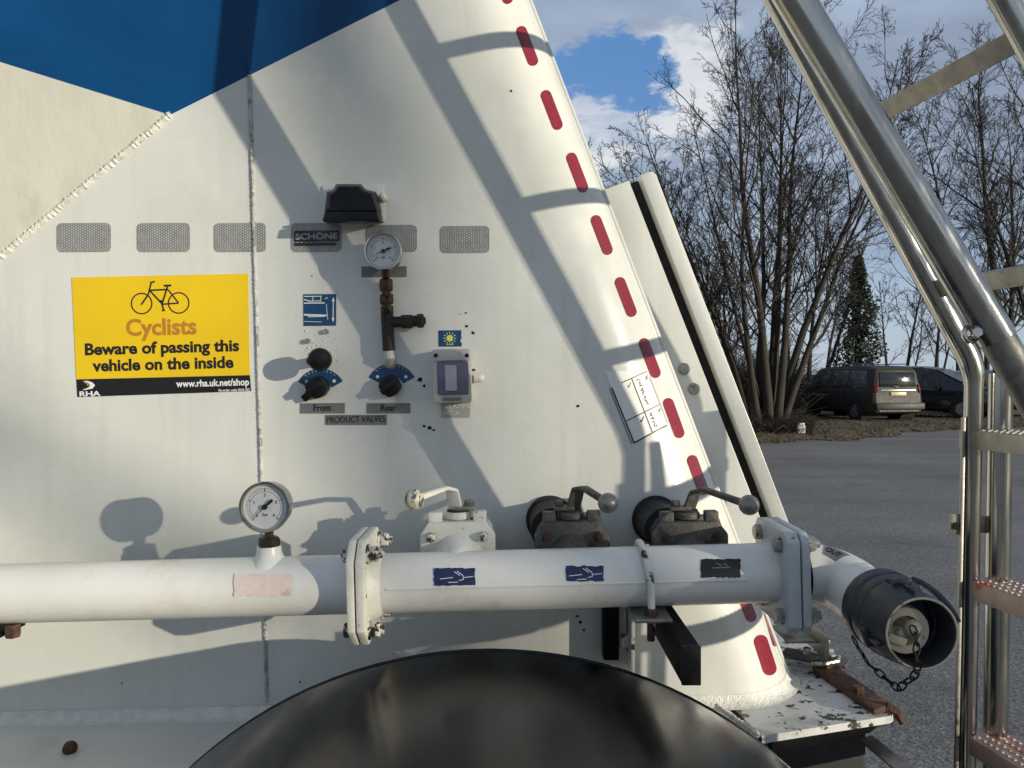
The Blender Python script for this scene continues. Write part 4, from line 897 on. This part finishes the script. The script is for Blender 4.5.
# ------------------------------------------------------------------ ground
def ground_mat():
    m = bpy.data.materials.new('worn_asphalt'); m.use_nodes = True; nt = m.node_tree; b = nt.nodes['Principled BSDF']
    tc = N(nt, 'ShaderNodeTexCoord'); c = tc.outputs['Object']
    n1 = N(nt, 'ShaderNodeTexNoise', i_Scale=.35, i_Detail=6.); L(nt, c, n1.inputs['Vector'])
    mp = N(nt, 'ShaderNodeMapping'); mp.inputs['Scale'].default_value = (.06, 1.1, 1); mp.inputs['Rotation'].default_value = (0, 0, R(8)); L(nt, c, mp.inputs[0])
    n2 = N(nt, 'ShaderNodeTexNoise', i_Scale=1.2, i_Detail=5.); L(nt, mp.outputs[0], n2.inputs['Vector'])
    n3 = N(nt, 'ShaderNodeTexVoronoi', i_Scale=75.); L(nt, c, n3.inputs['Vector'])
    n4 = N(nt, 'ShaderNodeTexNoise', i_Scale=45., i_Detail=4.); L(nt, c, n4.inputs['Vector'])
    col = ramp(nt, n1.outputs[0], [(.3, (.115, .114, .112)), (.7, (.185, .184, .181))])
    col = mixc(nt, ramp(nt, n2.outputs[0], [(.46, 0), (.66, .45)]), col, (.075, .075, .075))
    col = mixc(nt, .55, col, n3.outputs['Color'], 'SOFT_LIGHT')
    bw = N(nt, 'ShaderNodeRGBToBW'); L(nt, n3.outputs['Color'], bw.inputs[0])
    col = mixc(nt, ramp(nt, bw.outputs[0], [(.72, 0), (.84, .35)]), col, (.36, .35, .33))
    col = mixc(nt, ramp(nt, n4.outputs[0], [(.36, .6), (.5, 0)]), col, (.05, .05, .052))
    n7 = N(nt, 'ShaderNodeTexNoise', i_Scale=.9, i_Detail=8., i_Roughness=.65); L(nt, c, n7.inputs['Vector'])
    col = mixc(nt, ramp(nt, n7.outputs[0], [(.58, 0), (.68, .45)]), col, (.058, .056, .054))
    col = mixc(nt, ramp(nt, n7.outputs[0], [(.30, .3), (.42, 0)]), col, (.23, .225, .215))
    hs = N(nt, 'ShaderNodeHueSaturation'); hs.inputs['Saturation'].default_value = .15; L(nt, col, hs.inputs['Color'])
    L(nt, mixc(nt, 1.0, hs.outputs[0], (1, .955, .895), 'MULTIPLY'), b.inputs['Base Color']); b.inputs['Roughness'].default_value = .85
    bp_ = N(nt, 'ShaderNodeBump'); bp_.inputs['Strength'].default_value = .28; bp_.inputs['Distance'].default_value = .006
    L(nt, n3.outputs['Distance'], bp_.inputs['Height']); L(nt, bp_.outputs[0], b.inputs['Normal'])
    return m
mb = MB(); mb.add([(-1500, -1500, 0), (1500, -1500, 0), (1500, 2500, 0), (-1500, 2500, 0)], [(0, 1, 2, 3)])
gr = mb.build('yard_ground', ground_mat(), None, smooth=0); struct(gr)
random.seed(11)
def verge_edge(x): return max(15.2, min(22.4, 16.7 + (x - 5.4) * .66)) + .35 * math.sin(x * 1.3) + .2 * math.sin(x * 3.7 + 1)
mb = MB(); rows = []
xs = [-10 + .5 * k for k in range(90)]
for j, (dy, h) in enumerate([(0, .004), (.25, .05), (.8, .10), (2.2, .12), (5, .10), (9, .12), (16, .2), (70, .4)]):
    rows.append([V((x, verge_edge(x) + dy + random.uniform(-.12, .12) * (1 if 0 < j < 4 else 0), h + random.uniform(-.02, .03) * (1 if j else 0))) for x in xs])
mb.grid(rows)
vm = pm('verge_soil', (.085, .068, .042), .95, var=.4, vs=1.6, dirt=(.15, .105, .06), dscale=7, dthr=.56, soft=.06, dirt_or_dapple=(.070, .075, .030), d2s=.9, d2t=.52, bump=1., bs=9)
ve = mb.build('grass_verge', vm, None, smooth=60); struct(ve)
# grass tufts and leaf litter
mb = MB()
for _ in range(5200):
    x = random.uniform(3, 19); y = verge_edge(x) + random.random() ** 1.4 * 5.5 + .1
    if not (3 < x < 19): continue
    a = random.uniform(0, 6.28); hgt = random.uniform(.03, .11); wd = random.uniform(.006, .016); d = V((math.cos(a), math.sin(a), 0)); ln = V((random.uniform(-.05, .05), random.uniform(-.05, .05), hgt))
    p = V((x, y, .08 if y > verge_edge(x) + .5 else .03)); mb.add([p - d * wd, p + d * wd, p + ln], [(0, 1, 2)])
gs = mb.build('grass_tufts', M['grass'], None, smooth=0, recalc=False); gs['kind'] = 'stuff'; gs['label'] = 'short winter grass on the verge in front of the parked cars'; gs['category'] = 'grass'
mb = MB()
for _ in range(4500):
    x = random.uniform(2, 19); y = verge_edge(x) + random.random() ** 2 * 5 - .15; r = random.uniform(.018, .05); a = random.uniform(0, 6.28)
    p = V((x, y, (.115 if y > verge_edge(x) + .7 else .02 + .09 * max(0, (y - verge_edge(x)) / .7)) + random.uniform(0, .03))); u = V((math.cos(a), math.sin(a), random.uniform(-.5, .5))) * r; q = V((-math.sin(a), math.cos(a), random.uniform(-.5, .5))) * r * .7
    mb.add([p - u, p - q, p + u, p + q], [(0, 1, 2, 3)])
gs = mb.build('leaf_litter', M['leaf'], None, smooth=0, recalc=False); gs['kind'] = 'stuff'; gs['label'] = 'brown leaf litter scattered along the verge edge'; gs['category'] = 'leaves'

# ------------------------------------------------------------------ trees
class Grow:
    def __init__(s, seed): s.r = random.Random(seed); s.trunk = MB(); s.crown = MB()
    def seg(s, mb, pts, rs, n): mb.tube(pts, rs, n, cap=False)
    def branch(s, p, d, ln, rad, lvl, spec):
        r = s.r; sp_ = spec[lvl]; n = sp_['n']; pts = [p]; dd = d.normalized(); rs = [rad]; w_ = sp_['wob']
        for i in range(n):
            dd = (dd + V((r.gauss(0, w_), r.gauss(0, w_), r.gauss(0, w_) + sp_['up']))).normalized()
            pts.append(pts[-1] + dd * ln / n); rs.append(max(sp_['rmin'], rad * (1 - (i + 1) / n * sp_.get('taper', .8)) ** (1.25 if lvl == 0 else 1)))
        s.seg(s.trunk if lvl == 0 else s.crown, pts, rs, sp_['sides'])
        if lvl + 1 < len(spec):
            k = sp_['kids']; k = int(k * r.uniform(.8, 1.2) + .5)
            for c in range(k):
                t = sp_['from'] + (1 - sp_['from']) * (c + r.random()) / k; f = t * n; i = min(n - 1, int(f)); q = pts[i].lerp(pts[i + 1], f - i)
                ax = (pts[i + 1] - pts[i]).normalized(); az = r.uniform(0, 6.283); o = ax.orthogonal().normalized(); o = Matrix.Rotation(az, 3, ax) @ o
                an = R(r.uniform(*sp_['ang'])); cd = ax * math.cos(an) + o * math.sin(an)
                cl_ = ln * r.uniform(*sp_['len']) * (1 - .55 * t); cr = max(spec[lvl + 1]['rmin'], min(rs[i] * .75, rad * sp_['rk'] * (1 - .6 * t)))
                s.branch(q, cd, cl_, cr, lvl + 1, spec)
def tree_spec(k0=13, k1=7, k2=5, k3=3, rm=.006):
    return [dict(n=14, wob=.036, up=.02, rmin=.014, sides=8, kids=k0, ang=(22, 48), len=(.28, .5), rk=.30, taper=.9, **{'from': .22}),
            dict(n=7, wob=.10, up=.05, rmin=rm * 1.6, sides=5, kids=k1, ang=(22, 55), len=(.3, .55), rk=.5, **{'from': .15}),
            dict(n=5, wob=.13, up=.05, rmin=rm * 1.2, sides=4, kids=k2, ang=(22, 58), len=(.35, .6), rk=.6, **{'from': .15}),
            dict(n=4, wob=.16, up=.04, rmin=rm, sides=3, kids=k3, ang=(20, 55), len=(.3, .55), rk=.7, **{'from': .2}),
            dict(n=2, wob=.2, up=.03, rmin=rm * .8, sides=3, kids=0, ang=(20, 50), len=(.3, .5), rk=.7, **{'from': .2})]
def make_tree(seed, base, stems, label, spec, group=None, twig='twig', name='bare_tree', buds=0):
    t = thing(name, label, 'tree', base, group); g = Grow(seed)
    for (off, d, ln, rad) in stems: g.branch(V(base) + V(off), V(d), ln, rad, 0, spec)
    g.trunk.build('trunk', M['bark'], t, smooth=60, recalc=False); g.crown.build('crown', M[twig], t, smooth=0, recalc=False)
    return t
def base_at(px, Z): return V(((px - 512) / F * Z, Z, .05))
b0 = base_at(766, 19.6)
make_tree(5, b0, [((-0.63, -0.24, 0), (-0.78, -0.01, 1), 6.2, 0.07), ((-0.52, -0.26, 0), (-0.62, -0.01, 1), 6.9, 0.08), ((-0.28, 0.18, 0), (-0.46, 0.12, 1), 7.4, 0.09), ((-0.29, 0.02, 0), (-0.33, -0.05, 1), 8.0, 0.10), ((-0.21, -0.24, 0), (-0.21, -0.07, 1), 8.6, 0.10), ((-0.01, 0.20, 0), (-0.11, 0.13, 1), 9.2, 0.11), ((0.04, -0.18, 0), (-0.01, -0.04, 1), 10.8, 0.13), ((0.07, 0.14, 0), (0.07, 0.15, 1), 11.3, 0.14), ((0.18, -0.25, 0), (0.16, 0.06, 1), 10.8, 0.12), ((0.22, 0.00, 0), (0.26, -0.09, 1), 9.6, 0.13), ((0.27, -0.25, 0), (0.36, 0.18, 1), 8.0, 0.11), ((-0.06, 0.03, 0), (-0.16, -0.04, 1), 8.4, 0.08), ((-0.23, 0.04, 0), (-0.40, 0.16, 1), 6.6, 0.07), ((0.13, 0.01, 0), (0.10, -0.01, 1), 9.5, 0.09)],
          'large many stemmed bare tree between the tank and the parked cars', tree_spec(15, 8, 7, 4, .0044))
b1 = base_at(1002, 26)
make_tree(8, b1, [((0, 0, 0), (-.05, 0, 1), 12.5, .20), ((.2, .1, 0), (.16, .1, 1), 11, .14), ((-.2, .1, 0), (-.24, .1, 1), 11, .14)], 'tall bare tree behind the ladder with thick dark trunk', tree_spec(17, 9, 7, 3, .0055))
b2 = base_at(660, 24)
make_tree(13, b2, [((0, 0, 0), (.05, 0, 1), 6.2, .10), ((-.3, 0, 0), (-.15, 0, 1), 5.6, .09), ((-.9, .3, 0), (-.25, 0, 1), 5.2, .08)], 'lower bare tree showing just above the rear flange', tree_spec(15, 8, 6, 4, .0055))
b4 = base_at(702, 23)
make_tree(17, b4, [((0, 0, 0), (-.15, 0, 1), 5.0, .07), ((-.3, 0, 0), (-.4, 0, 1), 4.6, .06), ((.3, .2, 0), (.1, 0, 1), 5.2, .06)], 'low dense bare tree close left of the big many stemmed tree', tree_spec(15, 8, 7, 3, .0052))
b5 = base_at(808, 28)
make_tree(19, b5, [((0, 0, 0), (.02, 0, 1), 8.6, .11), ((.3, .1, 0), (.2, 0, 1), 7.6, .09)], 'slender bare tree right behind the big many stemmed tree', tree_spec(14, 8, 6, 3, .0058))
b3 = base_at(1085, 23.8)
make_tree(21, b3, [((0, 0, 0), (-.12, 0, 1), 12, .18), ((-.2, 0, 0), (-.3, .1, 1), 10.5, .13)], 'spreading bare tree at the far right beyond the ladder', tree_spec(16, 8, 7, 3, .005))
# farther trees: three grown once, then copied
sp_far = [dict(tree_spec()[0], kids=13), dict(tree_spec()[1], kids=6, rmin=.02), dict(tree_spec()[2], kids=5, rmin=.014), dict(tree_spec()[3], kids=2, rmin=.011)]
protos = []
for i, sd in enumerate((31, 37, 41)):
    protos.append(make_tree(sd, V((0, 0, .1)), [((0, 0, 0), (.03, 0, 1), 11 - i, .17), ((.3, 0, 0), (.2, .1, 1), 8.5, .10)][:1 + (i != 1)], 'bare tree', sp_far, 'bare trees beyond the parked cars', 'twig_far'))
far = [(905, 46, .80, 0, 'slim bare tree standing just right of the ivy covered tree'), (887, 52, .74, 1, 'small bare tree behind the right edge of the ivy tree'), (935, 43, .85, 2, 'bare tree rising behind the dark car roof'), (958, 50, .9, 1, 'thin bare tree close behind the ladder side rail'), (825, 44, .72, 0, 'small bare tree between the big tree and the ivy tree'), (728, 33, .78, 2, 'bare tree seen through the stems of the big tree'), (695, 30, .62, 0, 'bare tree low behind the rear flange top'), (790, 50, .8, 1, 'faint bare tree behind the right stems of the big tree'), (1050, 42, 1.0, 0, 'bare tree farthest right behind the spreading tree'), (985, 38, .95, 2, 'bare tree seen between the ladder rail and post'), (612, 44, .85, 1, 'bare tree peeping past the tank edge under the clouds')]
used = set()
for px, Z, s_, i, lab in far:
    o = protos[i] if i not in used else copy_tree(protos[i]); used.add(i)
    o.location = base_at(px, Z) + V((0, 0, .2)); o.scale = (s_, s_, s_); o.rotation_euler = (0, 0, random.uniform(0, 6.28)); o['label'] = lab; o['group'] = 'bare trees beyond the parked cars'
# a thin tree across the yard on the sunny side: its limbs give the soft blotchy shade on the tank
make_tree(53, V((.83 * 17 + .56 * 1.3, -.56 * 17 + .83 * 1.3, 0)), [((0, 0, 0), (-.02, 0, 1), 9.0, .13), ((.2, .1, 0), (.16, .2, 1), 7.5, .08)], 'thin bare tree across the yard behind the photographer', [dict(tree_spec(11, 4)[0]), dict(tree_spec(11, 4)[1], rmin=.014), dict(tree_spec()[2], kids=0, rmin=.010)])
# ivy-clad column
bi = base_at(859, 30.5); iv = thing('ivy_tree', 'narrow tree wrapped in dark green ivy behind the grey van', 'tree', bi)
mb = MB(); mb.tube([bi + V((random.uniform(-.05, .05), 0, .68 * k)) for k in range(10)], [.20 - .016 * k for k in range(10)], 8); 
for k in range(7): 
    a = random.uniform(0, 6.28); q = bi + V((0, 0, 3.6 + .25 * k)); mb.tube([q, q + V((math.cos(a) * .4, math.sin(a) * .4, .35)), q + V((math.cos(a) * .75, math.sin(a) * .75, .85))], [.03, .02, .01], 4)
mb.build('trunk', M['bark'], iv)
mb = MB()
for _ in range(6500):
    h = 1.24 * random.uniform(.3, 5.0); h0 = h; h /= 1.24; rad = .92 * (.44 + .22 * math.sin(h * 2.1 + 1) ** 2 + .2 * math.exp(-((h - 2.0) / .9) ** 2)) * (1 if h < 3.6 else max(.12, 1 - (h - 3.6) * .62)); a = random.uniform(0, 6.28); rr = rad * random.uniform(.45, 1.1) * (1 + .35 * math.sin(a * 3 + h * 4))
    p = bi + V((rr * math.cos(a), rr * math.sin(a), h0)); u = V((random.gauss(0, 1), random.gauss(0, 1), random.gauss(0, 1))).normalized(); q = u.orthogonal().normalized(); sz = random.uniform(.05, .10)
    mb.add([p - u * sz, p - q * sz * .7, p + u * sz, p + q * sz * .7], [(0, 1, 2, 3)])
mb.build('ivy', M['ivy'], iv, smooth=0, recalc=False)
# dark undergrowth: brambles and scrub
def scrub(name, label, n, xr, yr, hmax, mat, thick):
    mb = MB(); rnd = random.Random(n)
    for _ in range(n):
        Z = rnd.uniform(*yr); px = rnd.uniform(*xr); p = base_at(px, Z); hh = hmax * rnd.uniform(.35, 1) * (.7 + .3 * math.sin(px * .11) * math.sin(px * .043 + 1)); 
        d = V((rnd.gauss(0, .5), rnd.gauss(0, .5), 1)).normalized(); q = p + d * hh * .6; e = q + V((rnd.gauss(0, .4), rnd.gauss(0, .4), rnd.uniform(-.25, .5))) * hh * .6
        mb.tube([p, q, e], [thick * 1.3, thick, thick * .6], 3, cap=False)
        for k in range(3):
            s0 = p.lerp(q, rnd.uniform(.3, 1)); mb.tube([s0, s0 + V((rnd.gauss(0, .3), rnd.gauss(0, .3), rnd.uniform(.0, .5))) * hh * .6], [thick * .7, thick * .4], 3, cap=False)
    o = mb.build(name, M[mat], None, smooth=0, recalc=False); o['kind'] = 'stuff'; o['label'] = label; o['category'] = 'undergrowth'
scrub('bramble_undergrowth', 'dead bramble tangle round the foot of the big bare tree', 2600, (690, 812), (18.6, 22.5), 1.1, 'bramble', .006)
scrub('hedge_scrub', 'dark leafless scrub filling the gap behind the parked cars', 5200, (560, 1120), (31, 40), 2.5, 'twig', .013)
scrub('thicket', 'dense twiggy thicket behind the big tree stems', 5200, (590, 790), (23, 31), 4.4, 'twig', .0085)
mb = MB(); p = base_at(801, 18.7); mb.frame_box(p + V((0, 0, .16)), V((.09, 0, 0)), V((0, .06, 0)), V((0, 0, .10)), .02); mb.frame_box(p + V((.01, 0, .28)), V((.07, .01, 0)), V((0, .05, 0)), V((.01, 0, .03)), .015)
tag(mb.build('litter_carton', M['litter'], None), 'small pale carton dropped at the foot of the big tree', 'litter')

# ------------------------------------------------------------------ parked cars
def car(name, label, loc, heading, paint, st, wheels, doors, rearglass=None, L_=4.5, lights=True, kind='mpv'):
    """st: stations (x, sill, belt, roof, half width, roof half width); x from rear to front"""
    t = thing(name, label, 'car', loc, 'cars parked on the verge'); hd = V(heading).normalized(); lf = V((-hd.y, hd.x, 0)); O = V(loc) - hd * (L_ / 2)
    def W(x, y, z): return O + hd * x + lf * y + V((0, 0, z))
    def section(s_):
        x, sill, belt, roof, hw, rw, rk = s_
        half = [(0, sill), (hw * .86, sill), (hw * .97, sill + .10), (hw, sill + (belt - sill) * .45), (hw * .985, belt - .06), (hw * .96, belt), (rw + (hw * .96 - rw) * .12, roof - (roof - belt) * .14), (rw * .93, roof - (roof - belt) * .035), (rw * .6, roof), (0, roof + .012)]
        full = half + [(-y, z) for y, z in half[-2:0:-1]]
        return [W(x + rk * (z - .5), y, z) for y, z in full]
    secs = [section(s_) for s_ in st]; n = len(secs[0]); mb = MB()
    mb.add([p for s_ in secs for p in s_], [(j * n + i, j * n + (i + 1) % n, (j + 1) * n + (i + 1) % n, (j + 1) * n + i) for j in range(len(secs) - 1) for i in range(n)] + [tuple(range(n)), tuple((len(secs) - 1) * n + i for i in range(n))])
    body = mb.build('body', paint, t, smooth=28)
    def at(x):
        for a, b in zip(st, st[1:]):
            if a[0] <= x <= b[0]:
                f = (x - a[0]) / (b[0] - a[0]); return [p + (q - p) * f for p, q in zip(a, b)]
        return list(st[-1] if x > st[-1][0] else st[0])
    def side_pt(x, f, sd, lift=.008):
        s_ = at(x); _, sill, belt, roof, hw, rw, rk = s_; z0, z1 = belt, roof - (roof - belt) * .14; y0, y1 = hw * .96, rw + (hw * .96 - rw) * .12
        z = z0 + (z1 - z0) * f; y = y0 + (y1 - y0) * f + lift; return W(x + rk * (z - .5), sd * y, z)
    for sd in (-1, 1):
        for xa, xb, ta, tb in doors:
            mb = MB(); m = 6; rows = [[side_pt(xa + (xb - xa) * k / m, .06, sd) for k in range(m + 1)], [side_pt(xa + ta + (xb - tb - xa - ta) * k / m, .93, sd) for k in range(m + 1)]]
            mb.grid(rows); mb.build('side_window', M['glass'], t, smooth=0)
        for wx in wheels:
            hw = at(wx)[4]; c = W(wx, sd * (hw - .10), .33); ax = lf * sd
            mb = MB(); mb.lathe(W(wx, sd * (hw * .5), .34), ax, [(.39, 0), (.39, hw * .5 + .004), (.33, hw * .5 + .002)], 32); mb.build('wheel_arch', M['rubber'], t)
            mb = MB(); mb.lathe(c, ax, [(.20, .0), (.31, .0), (.325, .03), (.325, .11), (.31, .125), (.215, .128), (.205, .10)], 32); ty = mb.build('tyre', M['tyre'], t)
            mb = MB(); mb.lathe(c, ax, [(.207, .105), (.200, .112), (.19, .07), (.06, .085), (.05, .11), (1e-6, .11)], 32)
            for k in range(5):
                a = 6.283 * k / 5; d = V((0, 0, 1)) * math.cos(a) + hd * math.sin(a); tt = V((0, 0, 1)) * -math.sin(a) + hd * math.cos(a); mb.frame_box(c + ax * .108 + d * .125, d * .085, tt * .022, ax * .008, .004)
            mb.build('wheel_rim', M['alloy'], ty)
        mx = doors[-1][1] - .25; s_ = at(mx); mb = MB(); mb.frame_box(W(mx + .05, sd * (s_[4] + .09), s_[2] + .06), hd * .05, lf * .09, V((0, 0, .065)), .025); mb.build('wing_mirror', paint, t)
        for xa, xb, ta, tb in doors[-2:]:
            hx = xa + .15; s_ = at(hx); mb = MB(); mb.frame_box(W(hx, sd * (s_[4] + .008), s_[2] - .10), hd * .09, lf * .012, V((0, 0, .016)), .006); mb.build('door_handle', paint, t)
    # windscreen: between scuttle and roof front
    return t, W, at
# van: rear three-quarter view
vst = [(0.0, .33, .96, 1.56, .74, .60, .10), (.05, .29, .99, 1.63, .82, .67, .10), (.14, .26, 1.0, 1.67, .86, .70, .10), (.45, .24, 1.0, 1.72, .89, .71, .03), (1.6, .23, 1.0, 1.74, .90, .72, 0), (2.7, .23, .99, 1.72, .90, .72, 0), (3.1, .23, .98, 1.68, .90, .70, 0), (3.85, .23, .97, 1.20, .89, .70, 0), (4.05, .23, .95, 1.06, .88, .72, 0), (4.5, .25, .84, .90, .84, .70, 0), (4.70, .32, .66, .70, .72, .6, 0)]
vloc = V(((852 - 512) / F * 25.6, 25.6, .08))
t, W, at = car('parked_van', 'grey people carrier parked with its sunlit tailgate facing the yard', vloc, (-.17, 1, 0), M['van'], vst, (.85, 3.80), ((.32, 1.25, .10, .0), (1.32, 2.22, 0, 0), (2.30, 3.30, 0, .42)), L_=4.7)
hdv = V((-.17, 1, 0)).normalized()
mb = MB(); r_ = .055
def rp(y, z, out=.012): return W(-.012 + .10 * (z - .5) - out, y, z)
mb.prism([rp(-.62, 1.08), rp(.62, 1.08), rp(.58, 1.52), rp(-.58, 1.52)], hdv * .02, .008); mb.build('rear_window', M['glass'], t)
for sd in (-1, 1):
    mb = MB(); mb.prism([rp(sd * .70, .90, .025), rp(sd * .79, .90, -.02), rp(sd * .75, 1.18, -.02), rp(sd * .67, 1.15, .025)], hdv * .06, .01); mb.build('tail_light', M['lampred'], t)
mb = MB(); mb.prism([rp(-.80, .40, .10), rp(.80, .40, .10), rp(.82, .60, .10), rp(-.82, .60, .10)], hdv * .12, .03); mb.build('bumper', M['van'], t)
mb = MB(); mb.prism([rp(-.26, .82, .02), rp(.26, .82, .02), rp(.26, .93, .02), rp(-.26, .93, .02)], hdv * .01, .002); mb.build('number_plate', M['plate_w'], t)
mb = MB(); mb.prism([rp(-.60, .97, .016), rp(.60, .97, .016), rp(.58, 1.0, .016), rp(-.58, 1.0, .016)], hdv * .012, .004); mb.build('tailgate_trim', M['alloy'], t)
mb = MB(); mb.prism([rp(-.02, 1.06, .04), rp(.25, 1.10, .04), rp(.25, 1.12, .04), rp(-.02, 1.09, .04)], hdv * .01, .002); mb.build('rear_wiper', M['black'], t)
for sd in (-1, 1):
    mb = MB(); mb.tube([W(.5, sd * .66, 1.73), W(.6, sd * .66, 1.78), W(2.6, sd * .66, 1.78), W(2.75, sd * .66, 1.72)], .016, 6); mb.build('roof_rail', M['alloy'], t)
# dark people carrier: side and front towards the right
dst = [(0.0, .34, .92, 1.30, .74, .60, .10), (.10, .26, .95, 1.56, .84, .66, .10), (.5, .23, .97, 1.68, .88, .69, 0), (1.5, .22, .97, 1.72, .89, .70, 0), (2.4, .22, .96, 1.70, .89, .69, 0), (2.75, .22, .95, 1.64, .89, .68, 0), (3.75, .22, .94, 1.10, .88, .70, 0), (3.95, .22, .92, 1.01, .87, .72, 0), (4.35, .24, .80, .86, .82, .70, 0), (4.55, .30, .62, .66, .70, .58, 0)]
def front_bits(t, W, at, hd, xw0, xw1, wr):
    a0, a1 = at(xw0), at(xw1); up_ = .010
    mb = MB(); mb.add([W(xw0 + .06, -wr * .92, a0[3] - .03 + up_), W(xw0 + .06, wr * .92, a0[3] - .03 + up_), W(xw1 - .05, wr * 1.0, a1[3] + .045 + up_), W(xw1 - .05, -wr * 1.0, a1[3] + .045 + up_)], [(0, 1, 2, 3)])
    mb.v += [v - V((0, 0, .012)) for v in mb.v]; mb.f += [(7, 6, 5, 4), (0, 4, 5, 1), (1, 5, 6, 2), (2, 6, 7, 3), (3, 7, 4, 0)]; mb.build('windscreen', M['glass'], t, smooth=0)
    xe = at(99)[0]
    for sd in (-1, 1):
        mb = MB(); mb.prism([W(xe - .10, sd * .46, .66), W(xe - .30, sd * .80, .72), W(xe - .34, sd * .82, .84), W(xe - .16, sd * .50, .78)], hd * .04 + V((0, 0, .012)), .012); mb.build('headlight', M['lampclear'], t)
    mb = MB(); mb.prism([W(xe - .01, -.42, .40), W(xe - .01, .42, .40), W(xe - .01, .38, .60), W(xe - .01, -.38, .60)], hd * .02, .006); mb.build('grille', M['black'], t)
dloc = V((14.15, 26.3, .10)); dh = V((.66, -.75, 0)).normalized()
t, W, at = car('parked_car', 'dark blue car with sloping windscreen behind the ladder rail', dloc, dh, M['darkcar'], dst, (.85, 3.70), ((.35, 1.2, .12, .0), (1.28, 2.12, 0, 0), (2.2, 3.2, 0, .48)), L_=4.55)
front_bits(t, W, at, dh, 2.75, 3.75, .66)
sst = [(a, b, c, d * (.93 if d > 1.2 else 1), e, f, g) for a, b, c, d, e, f, g in dst]
sloc = V(((1032 - 512) / F * 26.0, 27.5, .10)); sh_ = V((.45, -.9, 0)).normalized()
t, W, at = car('parked_car', 'silver car partly hidden behind the ladder posts', sloc, sh_, M['silvercar'], sst, (.85, 3.70), ((.35, 1.2, .12, .0), (1.28, 2.12, 0, 0), (2.2, 3.2, 0, .48)), L_=4.55)
front_bits(t, W, at, sh_, 2.75, 3.75, .66)
